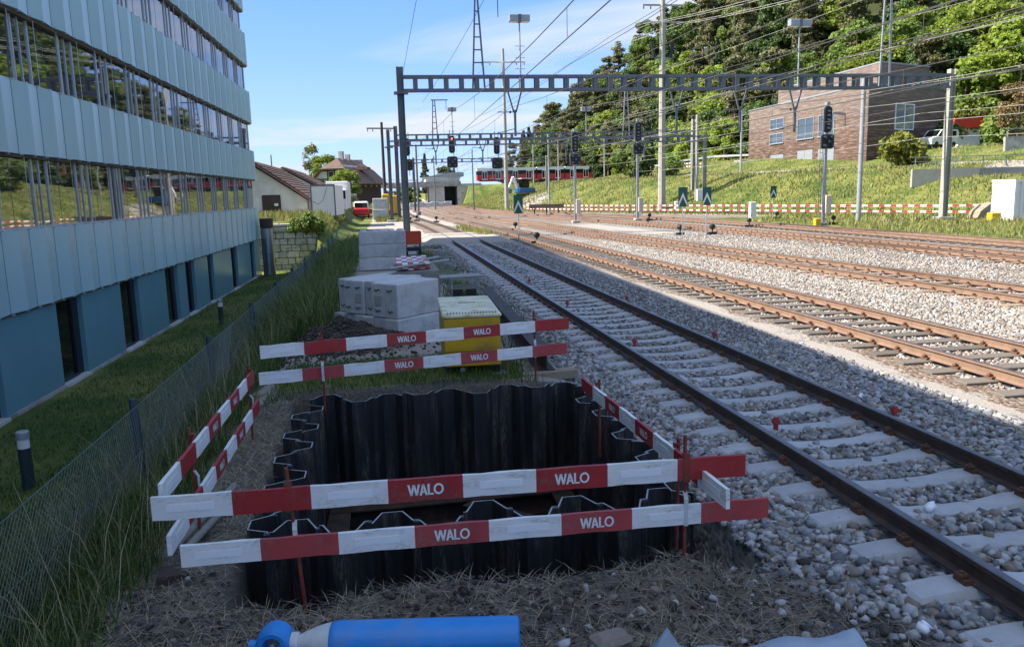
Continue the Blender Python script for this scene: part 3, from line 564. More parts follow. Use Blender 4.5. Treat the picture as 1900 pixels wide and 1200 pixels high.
x, y = pts(2000, (-.6, 2.2), (84, 104), lambda x, y: sm(1.7, 1.0, np.abs(x - .6))); h = rng.uniform(.15, .6, len(x)); tag(blades('weeds', x, y, height(x, y) - .02, h, rng.uniform(.04, .07, len(x)), rng.uniform(.1, .6, len(x)), [G4, G2], .6), 'weeds at the foot of the far left masts', 'grass', kind='stuff')
x, y = pts(2200, (-3.6, -1.9), (2.6, 26), None, 1.2); h = rng.uniform(.45, .95, len(x)); tag(blades('seed_stalks', x, y, height(x, y) - .02, h, rng.uniform(.004, .008, len(x)), rng.uniform(.1, .6, len(x)), [G3, ST1], .8, [.6, .4]), 'pale dry seed stalks standing above the tall grass by the fence', 'grass', kind='stuff')
x, y = pts(11000, (27.6, 46), (22, 46)); h = rng.uniform(.1, .4, len(x)) * (.4 + 1.1 * vnoise(x, y, 2.2, 47)); tag(blades('verge_grass', x, y, height(x, y) - .02, h, rng.uniform(.03, .06, len(x)), rng.uniform(.1, .7, len(x)), [G4, G3, G2], .6, [.45, .35, .2]), 'dry verge grass between the outermost track and the site container', 'grass', kind='stuff')
n = 15000; y = 50 + 85 * rng.random(n) ** 1.3; x = np.interp(y, FY, FX) + rng.uniform(12, 34, n); k_ = ~((x > 53) & (x < 67.5) & (y > 82) & (y < 115)); x, y = x[k_], y[k_]; h = rng.uniform(.1, .4, len(x)) * (.4 + 1.0 * vnoise(x, y, 3, 48))
tag(blades('upper_meadow_grass', x, y, height(x, y) - .03, h, rng.uniform(.05, .1, len(x)), rng.uniform(.1, .7, len(x)), [G4, G2, G3], .6, [.45, .2, .35]), 'rough grass on top of the embankment below the brown building', 'grass', kind='stuff')
n = 52000; y = 44 + (190 - 44) * rng.random(n) ** 1.5; x = np.interp(y, FY, FX) + np.where(rng.random(n) < .15, rng.uniform(-14, -1, n) * sm(70, 55, y), rng.uniform(-1.5, 14, n)) ; h = rng.uniform(.12, .42, n) * (.5 + .9 * vnoise(x, y, 2.5, 45)); h *= np.where(x - np.interp(y, FY, FX) < 1.5, 1.2, 1)
tag(blades('embankment_grass', x, y, height(x, y) - .03, h, rng.uniform(.05, .11, n), rng.uniform(.1, .7, n), [G4, G2, G3], .6, [.45, .15, .40]), 'long sunlit grass covering the embankment slope', 'grass', kind='stuff')
# ------------------------------------------------------------------ glass-and-panel office building on the left
AX, AY = -7.57, 16.7; BANG = -math.atan2(.67, 28.2)
bld = thing('office_building', 'long office building with blue-green folded panel bands and ribbon windows', 'building', (AX, AY, 0), BANG)
S0, S1_ = -32.0, 30.2; ZROOF = 14.3
MB().box(-15, S0, -1.9, -.22, S1_ - .05, ZROOF - .15).build('wall', K['frame_dark'], bld)
MB().box(-15.1, S0 - .1, ZROOF - .15, .02, S1_ + .02, ZROOF).build('roof', K['old_concrete'], bld)
BANDS = [(.28, 1.94), (3.53, 5.05), (6.57, 8.2), (9.6, 11.25), (12.45, 14.15)]
PW = 1.2325
def fold_panel(z0, z1):
    m = MB(); P = [(-.10, 0.0), (.02, 0.0), (.105, .60), (.025, PW - .014), (-.10, PW - .014)]
    V = [(x, y, z0) for x, y in P] + [(x, y, z1) for x, y in P]
    return m.add(V, [(i, i + 1, 6 + i, 5 + i) for i in range(4)] + [(4, 3, 2, 1, 0), (5, 6, 7, 8, 9)]).box(.0, -.014, z0 + .002, .034, -.001, z1 - .002, 1).mesh('facade_panel', [K['panel'], K['panel_base']])
for z0, z1 in BANDS:
    pm = fold_panel(z0, z1); i = -6
    while i * PW + PW <= S1_ + .4:
        link('facade_panel', pm, bld, (0, i * PW + .75, 0)); i += 1
    MB().box(-.4, S0, z0, .05, -6 * PW + .74, z1).build('facade_panel', K['panel'], bld)
    MB().box(-.4, S0, z0 + .02, -.101, S1_ - .1, z1 - .02).build('band_backing', K['soffit'], bld)
    MB().box(-.22, -8, z0 - .07, -.02, S1_ - .02, z0 - .003).build('soffit', K['soffit'], bld)
    cl = MB()
    for j in range(-8, 50):
        s = j * PW / 2 + .75
        if s > S1_: break
        cl.box(.045, s - .018, z0 - .035, .10, s + .018, z0 - .002); cl.box(.0, s - .03, z1 + .002, .09, s + .03, z1 + .03)
    tag(cl.build('panel_clips', K['alu'], bld), kind='stuff')
rows = [(BANDS[i][1], BANDS[i + 1][0]) for i in range(4)]
for ri, (z0, z1) in enumerate(rows):
    hh = z1 - .072 - z0
    pw = {w: MB().box(-.012, .0, 0, 0, w, hh).mesh('window_pane', K['glass']) for w in (.31, .37, 1.62)}
    mm = MB().box(-.03, -.026, 0, .012, .026, hh).mesh('mullion', K['alu']); mt = MB().box(-.03, -.016, 0, .006, .016, hh).mesh('mullion', K['alu'])
    MB().box(-.21, -8, z0 + .001, -.05, S1_ - .06, z0 + .05).build('window_sill', K['alu'], bld)
    p = 2.63 - 2.465 * 4 + (0 if ri else .2)
    while p < S1_ - .2:
        for off, w, mu in ((0, .31, mm), (.365, .37, mt), (.79, 1.62, mm)):
            if p + off + w > S1_ - .1: break
            if p + off < -3: continue
            link('mullion', mu, bld, (-.13, p + off, z0 + .05)); g = link('window_pane', pw[w], bld, (-.15, p + off + .028, z0 + .05), (0, random.uniform(-.002, .002), random.uniform(-.003, .003)))
        p += 2.465
    rods = MB()
    for j in range(0, 23): rods.tube((.02, j * PW + .95, z0 + .03), (.02, j * PW + .95, z1 - .07), .006, n=4)
    tag(rods.build('guide_rods', K['alu'], bld), kind='stuff')
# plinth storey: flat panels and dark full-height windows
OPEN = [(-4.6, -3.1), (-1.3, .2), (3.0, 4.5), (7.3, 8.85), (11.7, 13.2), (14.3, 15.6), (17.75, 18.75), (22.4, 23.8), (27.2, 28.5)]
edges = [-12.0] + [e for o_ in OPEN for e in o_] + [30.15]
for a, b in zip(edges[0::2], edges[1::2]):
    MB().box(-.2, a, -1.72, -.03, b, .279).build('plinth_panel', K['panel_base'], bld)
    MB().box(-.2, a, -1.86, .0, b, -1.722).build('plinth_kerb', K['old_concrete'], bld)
for a, b in OPEN:
    w = MB().box(-.215, a + .05, -1.7, -.2, b - .05, .24).build('window_pane', K['glass_dark'], bld)
    MB().box(-.215, a + .002, -1.72, -.12, a + .05, .278).box(-.215, b - .35, -1.72, -.15, b - .002, .278).box(-.215, a + .05, -1.72, -.12, b - .35, -1.66).build('window_frame', K['frame_dark'], bld)
    MB().box(-.24, a + .001, -1.9, .04, b - .001, -1.73).build('sill', K['concrete'], bld)
# ventilation pipe at the far corner of the building
t = thing('ventilation_pipe', 'stainless steel ventilation pipe with dark hood at the building corner', 'pipe', (-6.3, 45.9, -1.8))
MB().lathe([(.33, 0), (.33, 1.25), (.345, 1.26), (.345, 1.33), (.33, 1.34), (.33, 2.66)], n=28).build('pipe', mat('stainless', (.30, .32, .34), .32, .9, var=.1, scale=2), t, True)
MB().lathe([(.28, 2.64), (.28, 2.72), (.36, 2.72), (.36, 3.18), (.34, 3.2)], n=28).build('hood', K['wood_dark'], t, True)
# bollard lights on the lawn
for bx_, by_, lb in ((-5.32, 12.2, 'dark bollard light with white band on the lawn, behind the nearest fence post'), (-5.57, 28.1, 'dark bollard light with white band on the lawn, further along the facade')):
    zb = H(bx_, by_); t = thing('bollard_light', lb, 'bollard light', (bx_, by_, zb))
    MB().lathe([(.085, -.05), (.085, .62)], n=20).build('post', K['fence_green'], t, True); MB().lathe([(.08, .622), (.08, .76)], n=20).build('lens', K['sign_white'], t, True); MB().lathe([(.09, .762), (.09, .86), (.075, .875)], n=20).build('cap', K['galv'], t, True)
# rows of natural stone: retaining wall beyond the lawn
rw = thing('retaining_wall', 'retaining wall of squared pale stones below the sunlit meadow', 'wall', (0, 0, 0))
MB().box(-8.5, 49.32, -1.9, -3.7, 49.9, 1.0).build('wall_core', K['mortar'], rw)
zc_ = -1.85; row = 0
while zc_ < .9:
    hrow = random.uniform(.3, .42); xw = -8.3 - random.uniform(0, .3)
    while xw < -3.8:
        w = random.uniform(.4, .75)
        if zc_ > H(min(-3.8, xw + w / 2), 48.6) - .5:
            MB().cbox(xw + .015, 49.2 - random.uniform(0, .03), zc_ + .012, min(xw + w, -3.72) - .015, 49.45, min(zc_ + hrow, 1.0) - .012, .035).build('stone', K['stone'], rw)
        xw += w
    zc_ += hrow; row += 1
# ------------------------------------------------------------------ chain-link fence on the bank
fx = -2.62
fen = thing('chain_link_fence', 'low wire mesh fence with dark green posts along the grassy bank', 'fence', (fx, 0, 0))
pm = MB().lathe([(.043, 0), (.043, 1.42), (.036, 1.435)], n=12).mesh('fence_post', K['fence_green'], True)
FP = [4.7, 8.63, 12.45, 16.35, 20.3, 24.2, 28.1, 32, 36, 40, 44, 48]
for y_ in FP: link('fence_post', pm, fen, (0, y_, -1.0), (random.uniform(-.02, .02), random.uniform(-.02, .02) - .03, 0))
zt, zb = .36, -.68
MB().tube((0, 1, zt), (0, 50, zt), .004, n=4).tube((0, 1, -.13), (0, 50, -.13), .003, n=4).tube((0, 1, zb + .06), (0, 50, zb + .06), .003, n=4).build('tension_wires', K['fence_wire'], fen)
m = MB(); sp = .056
def strip(y0, y1, st, r):
    yy = y0 - 1.1
    while yy < y1:
        for s in (1, -1):
            a, b = (yy, yy + (zt - zb)) if s == 1 else (yy + (zt - zb), yy)
            m.tube((s * .002, a, zb), (s * .002, b, zt), r, n=3, cap=False)
        yy += st
strip(1.5, 13, .068, .0021); strip(13, 26, .11, .0022); strip(26, 48, .26, .0026)
tag(m.build('wire_mesh', K['fence_wire'], fen), kind='stuff')

# ------------------------------------------------------------------ sheet-pile excavation
pit = thing('excavation_pit', 'excavation pit lined with dark steel sheet piles beside the track', 'pit')
def pile_wall(p0, p1, ztop, amp, first=1, jitter=.03, depth=3.2, halfp=.385):
    p0, p1 = Vector((*p0, 0)), Vector((*p1, 0)); d = (p1 - p0); Lw = d.length; d.normalize(); nrm = Vector((-d.y, d.x, 0)); n = max(1, round(Lw / halfp)); w = Lw / n; th = .014
    for i in range(n):
        s = first * (1 if i % 2 == 0 else -1); zt_ = ztop + random.uniform(-jitter, jitter)
        prof = [(0, 0), (.025, 0), (.105, s * amp), (w - .105, s * amp), (w - .025, 0), (w, 0)]
        m = MB(); base = p0 + d * (w * i); tops = []; bots = []
        offs = []
        for k, (a, b) in enumerate(prof):
            q0 = Vector(prof[max(0, k - 1)]); q1 = Vector(prof[min(5, k + 1)]); tt = (q1 - q0).normalized(); offs.append(Vector((-tt.y, tt.x)) * th / 2)
        ring = [Vector(p) + o_ for p, o_ in zip(prof, offs)] + [Vector(p) - o_ for p, o_ in reversed(list(zip(prof, offs)))]
        N_ = len(ring); V = []
        for zq in (ztop - depth, zt_):
            for q in ring: w3 = base + d * q.x + nrm * q.y; V.append((w3.x, w3.y, zq))
        m.add(V, [(k, (k + 1) % N_, N_ + (k + 1) % N_, N_ + k) for k in range(N_)], 0)
        h = N_ // 2; m.add(V[N_:], [(k, k + 1, N_ - 2 - k, N_ - 1 - k) for k in range(h - 1)], 1)
        o = m.build('sheet_pile', [K['pile'], K['pile_edge']], pit)
        lk = MB(); q = base; lk.box(q.x - .026, q.y - .026, ztop - depth, q.x + .026, q.y + .026, zt_ - .004); lk.build('interlock', K['pile'], o)
pile_wall((-.96, 9.82), (2.42, 9.92), -.01, .15, 1)
pile_wall((-.98, 5.95), (-.98, 9.80), -.05, .16, 1)
pile_wall((2.40, 9.85), (2.42, 5.95), -.06, .15, 1)
pile_wall((2.36, 5.95), (-.96, 5.95), -.03, .20, -1, .02, 3.2, .36)
# walings and corner struts
def hbeam(m, p0, p1, b=.26, h=.26):
    p0, p1 = Vector(p0), Vector(p1); m.bar(p0 + Vector((0, 0, h / 2)), p1 + Vector((0, 0, h / 2)), b, .02); m.bar(p0 - Vector((0, 0, h / 2)), p1 - Vector((0, 0, h / 2)), b, .02); m.bar(p0, p1, .016, h - .022)
for a, b, mt in (((-.80, 9.5, -1.45), (2.2, 9.6, -1.45), K['dark_rust']), ((-.68, 6.3, -1.453), (-.68, 9.36, -1.453), K['dark_rust']), ((2.06, 6.3, -1.453), (2.08, 9.45, -1.453), K['dark_rust']), ((-.75, 6.28, -1.456), (2.1, 6.28, -1.456), K['dark_rust']), ((.9, 9.4, -1.46), (1.98, 8.2, -1.46), K['dark_rust']), ((.95, 6.4, -1.46), (1.95, 7.5, -1.46), K['dark_rust'])):
    m = MB(); hbeam(m, a, b); m.build('waling_beam', mt, pit)

# ------------------------------------------------------------------ red and white barriers
def letters(h):
    """the word WALO as thick strokes; returns (verts, faces) in x,z"""
    V = []; F = []; t = .175 * h
    def stroke(a, b, w=t):
        a, b = Vector(a) * h, Vector(b) * h; d = (b - a).normalized()
        # cut level at top and bottom
        if abs(d.y) > .3: hx = w / 2 / abs(d.y); q = [(a.x - hx, a.y), (a.x + hx, a.y), (b.x + hx, b.y), (b.x - hx, b.y)]
        else: q = [(a.x, a.y - w / 2), (b.x, b.y - w / 2), (b.x, b.y + w / 2), (a.x, a.y + w / 2)]
        o_ = len(V); V.extend(q); F.append((o_, o_ + 1, o_ + 2, o_ + 3))
    for x0 in (0, .46):
        stroke((x0 + .08, 1), (x0 + .30, 0)); stroke((x0 + .52, 1), (x0 + .30, 0))
    stroke((1.34, 1), (1.10, 0)); stroke((1.34, 1), (1.62, 0)); stroke((1.22, .30), (1.52, .30), .14 * h)
    stroke((1.80, 1), (1.80, 0)); stroke((1.74, .075), (2.22, .075), .15 * h)
    cx_, cy_ = 2.66 * h, .5 * h; n = 20; o_ = len(V)
    for i in range(n):
        a = 2 * math.pi * i / n; V.append((cx_ + .44 * h * math.cos(a), cy_ + .5 * h * math.sin(a))); V.append((cx_ + .27 * h * math.cos(a), cy_ + .33 * h * math.sin(a)))
    for i in range(n): j = (i + 1) % n; F.append((o_ + 2 * i, o_ + 2 * j, o_ + 2 * j + 1, o_ + 2 * i + 1))
    return V, F, 3.1 * h
def barrier_board(p0, p1, label, hgt=.15, firstred=False, walo=(3, 5), redm='red', stick=True, txt=.077, group=None, fields=8):
    """p0, p1: ends of the TOP edge; writing on the local -y side"""
    p0, p1 = Vector(p0), Vector(p1); d = p1 - p0; Lb = d.length; rz = math.atan2(d.y, d.x); ry = -math.asin(d.z / Lb); w = Lb / fields; th = .014
    sd_ = random.uniform(0, 99)
    def ew(q_, e_, s_): return .0022 * math.sin(q_ * 37 + e_ * 91 + sd_) + .0016 * math.sin(q_ * 83 + s_ * 2 + sd_ * 2)
    o = MB()
    for i in range(fields):
        red = (i % 2 == 0) == firstred; a, b = i * w, (i + 1) * w; zs = [random.uniform(-.002, .002) for _ in range(2)]
        for k in range(4):      # short lengths: slightly uneven, worn edges
            V = [(q_, s_ * th, e_ + ew(q_, e_, s_)) for q_ in (a + w * k / 4, a + w * (k + 1) / 4) for e_, s_ in ((-hgt, -1), (-hgt, 1), (0, 1), (0, -1))]
            F = [(j, (j + 1) % 4, 4 + (j + 1) % 4, 4 + j) for j in range(4)]
            if i == 0 and k == 0: F.append((3, 2, 1, 0))
            if i == fields - 1 and k == 3: F.append((4, 5, 6, 7))
            o.add(V, F, 1 if red else 0)
    bo = o.build('barrier_board', [K['white'], K[redm]]); bo.location = p0; bo.rotation_euler = (random.uniform(-.015, .015), ry, rz); tag(bo, label, 'barrier', group)
    V, F, W_ = letters(txt)
    for i in range(fields):
        red = (i % 2 == 0) == firstred
        if i in walo:
            x0 = (i + .5) * w - W_ / 2; m = MB(); m.add([(x0 + x, -th - .0025, -hgt / 2 - txt / 2 + z) for x, z in V], F); m.build('lettering', K['letter'], bo)
        elif not red and stick:
            sl = random.uniform(-.02, .02); m = MB(); m.box((i + .5) * w - .145 + sl, -th - .003, -hgt / 2 - .024, (i + .5) * w + .145 + sl, -th - .0005, -hgt / 2 + .026); m.build('reflective_strip', K['sticker'], bo)
    return bo
barrier_board((-1.54, 5.14, .60), (2.43, 5.05, .60), 'upper red and white WALO barrier board across the front of the pit', .155)
barrier_board((-1.39, 5.13, .265), (2.61, 5.05, .265), 'lower red and white WALO barrier board across the front of the pit', .145, redm='red_faded')
barrier_board((-1.48, 9.48, .765), (2.42, 10.40, .765), 'upper red and white WALO barrier board behind the pit, crossing the yellow box', .15)
barrier_board((-1.53, 9.58, .425), (2.38, 10.38, .425), 'lower faded red and white WALO barrier board behind the pit', .145, redm='red_faded')
barrier_board((-1.5, 5.22, .655), (-1.5, 9.0, .585), 'upper barrier board along the left edge of the pit, by the fence', .13, txt=.062)
barrier_board((-1.47, 5.18, .315), (-1.47, 9.02, .245), 'lower barrier board along the left edge of the pit, near the grass', .13, txt=.062)
barrier_board((2.1, 8.38, .415), (2.13, 4.66, .515), 'barrier board along the track side of the pit', .135, True, (2, 4), txt=.062)
def barrier_post(base, top, hooks, label, grip=(0, -1)):
    base, top = Vector(base), Vector(top); t = thing('barrier_post', label, 'post', base); d = top - base
    MB().tube((0, 0, -.12), d, .0135, n=8).build('rod', K['post_red'], t, True)
    for z, kind in hooks:
        c_ = d * ((z - base.z) / d.z); g = Vector((grip[0], grip[1], 0))
        m = MB()
        if kind == 'r':
            m.bar(c_ + g * .03 + Vector((0, 0, -.16)), c_ + g * .03 + Vector((0, 0, .035)), .05, .012, 0, (g.x, g.y, 0)); m.bar(c_ + Vector((0, 0, .03)), c_ + g * .035 + Vector((0, 0, .03)), .05, .014); m.bar(c_ + Vector((0, 0, -.165)), c_ + g * .036 + Vector((0, 0, -.165)), .05, .012); m.build('bracket', K['post_red'], t)
        else:
            m.bar(c_ + g * .03 + Vector((0, 0, -.15)), c_ + g * .03 + Vector((0, 0, .03)), .03, .01, 0, (g.x, g.y, 0)); m.bar(c_ + Vector((0, 0, .09)), c_ + g * .034 + Vector((0, 0, .03)), .03, .01); m.bar(c_ + Vector((0, 0, -.155)), c_ + g * .034 + Vector((0, 0, -.155)), .03, .01); m.build('bracket', K['grey_white'], t)
barrier_post((-.635, 5.16, -.22), (-.70, 5.16, .72), [(.60, 'r'), (.27, 'w')], 'rusty red barrier post at the left front of the pit, leaning slightly')
barrier_post((2.0, 5.08, -.22), (2.0, 5.08, .76), [(.60, 'r'), (.27, 'w')], 'red barrier post at the right front of the pit, beside the ballast')
barrier_post((-.80, 9.68, .0), (-.79, 9.68, .86), [(.76, 'r'), (.425, 'w')], 'thin red barrier post behind the pit on the soil heap side')
barrier_post((1.94, 10.32, .0), (1.93, 10.32, .90), [(.76, 'r'), (.425, 'w')], 'thin red barrier post behind the pit next to the steel beam')
barrier_post((-1.54, 6.3, -.2), (-1.56, 6.3, .72), [(.635, 'r'), (.29, 'w')], 'red barrier post on the left edge of the pit, nearer the pit front', (1, 0))
barrier_post((-1.54, 8.9, -.22), (-1.53, 8.9, .66), [(.59, 'r'), (.25, 'w')], 'red barrier post on the left edge of the pit, at its rear end', (1, 0))
barrier_post((2.15, 5.62, -.22), (2.16, 5.62, .56), [(.49, 'r')], 'short red barrier post on the track side, near the pit front', (-1, 0))
barrier_post((2.16, 7.9, -.22), (2.16, 7.9, .50), [(.43, 'r')], 'short red barrier post on the track side, near the pit rear', (-1, 0))
for i, (a, b, r) in enumerate((((-1.68, 5.86, -.10), (-1.42, 7.1, -.06), .032), ((-1.58, 5.92, -.12), (-1.36, 7.0, -.09), .03))):
    tag(MB().tube(a, b, r, n=12).build('wooden_pole', K['grey_timber'], smooth=True), ('thicker' if i == 0 else 'thinner') + ' weathered wooden pole lying at the left edge of the pit', 'pole')
m = MB(); m.prism([(-1.72, -.26), (-1.40, -.24), (-1.42, -.16), (-1.70, -.17)], 5.62, 5.8); tag(m.build('wooden_offcut', K['wood_dark']), 'dark timber offcut under the end of the left barrier', 'timber')

# ------------------------------------------------------------------ foreground: gas cylinder, sheet
cy = thing('gas_cylinder', 'blue gas cylinder lying on the soil in front of the pit', 'gas cylinder', (-.60, 4.36, -.05), R(-9))
MB().lathe([(.0975, .19), (.110, .21), (.114, .24), (.114, 1.24), (.108, 1.265), (.09, 1.275)], axis='x', n=36).build('body', K['blue'], cy, True)
MB().lathe([(.035, -.005), (.038, .01), (.060, .055), (.086, .12), (.098, .165), (.104, .197)], axis='x', n=36).build('shoulder', K['grey_white'], cy, True)
MB().lathe([(.052, -.032), (.056, -.03), (.056, .004), (.050, .012)], axis='x', n=24).build('neck_ring', K['grey_white'], cy, True)
m = MB(); n = 28; prof = []
V = []; F = []
for yy_, ro in ((-.072, .080), (-.06, .096), (.0, .103), (.06, .096), (.072, .080)):
    for i in range(n): a = 2 * math.pi * i / n; V.append((-.125 + ro * math.cos(a), yy_, .01 + ro * math.sin(a)))
for yy_, ro in ((.072, .056), (-.072, .056)):
    for i in range(n): a = 2 * math.pi * i / n; V.append((-.125 + ro * math.cos(a), yy_, .01 + ro * math.sin(a)))
for k in range(6):
    for i in range(n): j = (i + 1) % n; F.append((k * n + i, k * n + j, (k + 1) * n + j, (k + 1) * n + i))
for i in range(n): j = (i + 1) % n; F.append((6 * n + i, 6 * n + j, j, i))
g = m.add(V, F).build('valve_guard', K['blue'], cy, True); MB().tube((-.215, -.02, .0), (-.265, -.02, .0), .03, n=16).build('guard_lug', K['blue'], g, True)
MB().tube((-.125, -.03, .01), (-.125, .05, .01), .03, n=14).build('valve', K['dark_steel'], cy, True); MB().tube((-.125, -.055, .01), (-.125, -.03, .01), .014, n=12).build('valve_nut', K['alu'], cy, True)
V = []; F = []; nx_, ny_ = 20, 8
for j in range(ny_):
    for i in range(nx_):
        u = i / (nx_ - 1); v = j / (ny_ - 1); x_ = 1.33 + u * 1.25; y_ = 3.52 + v * .44 - .05 * u
        z_ = -.135 + .02 * math.sin(u * 17 + v * 3) + .012 * math.sin(v * 9 + u * 5) + .16 * math.exp(-((u - .10) / .05) ** 2) * (.35 + .65 * v) + .02 * v; V.append((x_, y_, z_))
for j in range(ny_ - 1):
    for i in range(nx_ - 1): F.append((j * nx_ + i, j * nx_ + i + 1, (j + 1) * nx_ + i + 1, (j + 1) * nx_ + i))
o = MB().add(V, F).build('plastic_sheet', K['plastic_grey'], smooth=True); tag(o, 'crumpled grey plastic sheet with a pointed fold, in front of the pit', 'sheet'); sol = o.modifiers.new('thickness', 'SOLIDIFY'); sol.thickness = .004
n = 46; x = rng.uniform(.55, 2.4, n); y = rng.uniform(3.75, 4.95, n); r = rng.uniform(.022, .05, n)
tag(stones('rubble', x, y, height(x, y) + r * .25, r, [S3, S2], True), 'lumps of rubble strewn in the soil in front of the pit', 'rubble', kind='stuff')
o = MB().cbox(-.13, -.07, -.045, .13, .07, .05, .03).build('rubble_lump', S3); o.location = (1.18, 4.12, -.12); o.rotation_euler = (.2, .15, .5); tag(o, 'large pale rubble lump beside the gas cylinder foot', 'rubble')
o = MB().box(-.11, -.06, -.006, .11, .06, .006).build('slate_piece', S4); o.location = (.98, 3.98, -.13); o.rotation_euler = (.12, -.25, .3); tag(o, 'flat dark slate piece in the soil beyond the cylinder foot', 'stone')

# ------------------------------------------------------------------ stored material behind the pit
# yellow machine box on a timber
yb = thing('yellow_generator_box', 'yellow metal generator box with pale vented lid', 'generator', (1.17, 11.6, .07), R(-2))
MB().cbox(-.385, -.95, .05, .385, .95, .72, .012).build('body', K['yellow'], yb)
for z in (.255, .475): MB().box(-.388, -.953, z, .388, .953, z + .006).build('panel_joint', K['black'], yb)
lid = MB().cbox(-.405, -.97, .722, .405, .97, .775, .015).build('lid', K['yellow_pale'], yb)
for i in range(17): MB().box(-.33 + i * .041, -.93, .776, -.33 + i * .041 + .014, -.80, .780).build('vent_slot', K['black'], lid)
MB().box(-.12, .18, .776, .14, .205, .782).build('handle_slot', K['black'], lid)
for s in (-1, 1):
    MB().box(s * .33 - .04, -.90, -.06, s * .33 + .04, -.75, .049).build('foot', K['black'], yb); MB().box(s * .33 - .04, .75, -.06, s * .33 + .04, .9, .049).build('foot', K['black'], yb)
MB().lathe([(.035, -.04), (.035, 0)], c=(-.15, -.90, .0), axis='y', n=14).build('outlet', K['galv'], yb)
tag(MB().cbox(.74, 10.62, -.22, 1.60, 10.86, .008, .01).build('timber_sleeper', K['grey_timber']), 'grey timber beam under the front of the yellow box', 'timber')
tag(MB().cbox(.76, 12.2, -.22, 1.6, 12.45, .008, .01).build('timber_sleeper', K['grey_timber']), 'grey timber beam under the rear of the yellow box', 'timber')
m = MB(); hbeam(m, (2.18, 10.75, .10), (2.42, 19.2, .04), .24, .25); tag(m.build('steel_beam', K['dark_rust']), 'long rusty steel H-beam lying beside the yellow box', 'beam')
o = MB().cbox(-.42, -.09, -.13, .42, .09, .0, .01).build('timber_beam', K['timber']); o.location = (2.2, 10.75, -.03); o.rotation_euler = (0, 0, .2); tag(o, 'fresh timber beam under the near end of the steel beam', 'timber')
o = MB().cbox(-.42, -.09, -.13, .42, .09, .0, .01).build('timber_beam', K['timber']); o.location = (2.35, 18.2, -.09); tag(o, 'timber beam under the far end of the steel beam', 'timber')
# concrete elements with lifting hooks, two layers
du = Vector((.80, .82, 0)).normalized(); dv = Vector((-.60, .80, 0)).normalized(); ang = math.atan2(du.y, du.x)
def element(len_, th, h):
    m = MB(); m.cbox(0, 0, 0, len_, th, h, .015); return m.mesh('concrete_element', K['concrete'])
hk = MB(); hk.path([(-.012, .08, 0), (-.03, .10, .02), (-.035, .14, -.02), (-.03, .18, .02), (-.012, .20, .0)], .009, 5)
names_ = ['first', 'second', 'third', 'fourth', 'fifth', 'sixth', 'seventh']
for layer, (z0, h) in enumerate(((-.20, .45), (.255, .64))):
    v = 0.0
    for i in range(6):
        th = random.choice([.26, .3, .36]) if i else .34; ln = 1.15 + (random.uniform(-.05, .5) if i > 1 else 0); sh = random.uniform(-.09, .10) if i else 0
        base = Vector((.20, 14.32, z0)) + dv * v + du * sh + (du * -.03 - dv * .02 if layer == 0 else Vector())
        side = ('upper' if layer else 'lower')
        t = thing('concrete_element', f'{names_[i]} grey concrete element from the yellow box in the {side} layer of the stack', 'concrete block', base, ang, 'stacked concrete elements')
        link('block', element(ln, th - .014, h + random.uniform(-.012, .0)), t)
        for z in ((h - .14, .12) if layer else (h - .2,)): link('lifting_hook', hk.mesh('lifting_hook', K['black']), t, (0, th / 2 - .14, z))
        if i in (1, 3): MB().box(-.012, th * .25, h * .35, .05, th * .75, h * .62).build('recess_former', K['old_concrete'], t)
        v += th
n_ = 0
# lego-like concrete blocks further back
for k in range(3):
    t = thing('concrete_block', ['bottom', 'middle', 'top'][k] + ' long grey concrete block of the stack beside the dark mast', 'concrete block', (-.03, 29.6, -.2 + k * .47), R(-1.0), 'long concrete blocks')
    MB().cbox(-.86 + .02 * k, -.3, 0, .85, .3, .462, .02).build('block', K['concrete'], t)
    if k == 2:
        for i in range(5): MB().lathe([(.13, .455), (.11, .52), (.09, .525)], c=(-.66 + i * .33, 0, 0), n=12).build('knob', K['concrete'], t, True)
# bundle of barrier boards on a pallet behind the elements
tag(MB().box(.25, 16.2, -.2, 1.1, 18.4, .93).build('material_crate', K['grey_timber']), 'grey timber crate under the bundle of barrier boards', 'crate')
for i in range(6):
    for k in range(4):
        o = barrier_board((.36 + i * .115, 16.3 + .05 * i + random.uniform(-.1, .1), .965 + .032 * k), (.38 + i * .115, 18.5 + random.uniform(-.2, .1), .965 + .032 * k), 'red and white barrier board lying in the bundle on the timber crate', .11, bool((i + k) % 2), (), stick=False, group='bundle of barrier boards', fields=5, redm='red_faded')
        o.rotation_euler = (R(90), 0, o.rotation_euler[2])
for i, (a, b) in enumerate((((.1, 16.0, 1.03), (1.35, 16.9, 1.08)), ((.2, 16.6, 1.04), (1.2, 17.6, 1.10)))):
    tag(MB().tube(a, b, .025, n=8).build('steel_tube', K['galv'], smooth=True), ['nearer', 'further'][i] + ' galvanised tube lying across the barrier boards', 'tube')
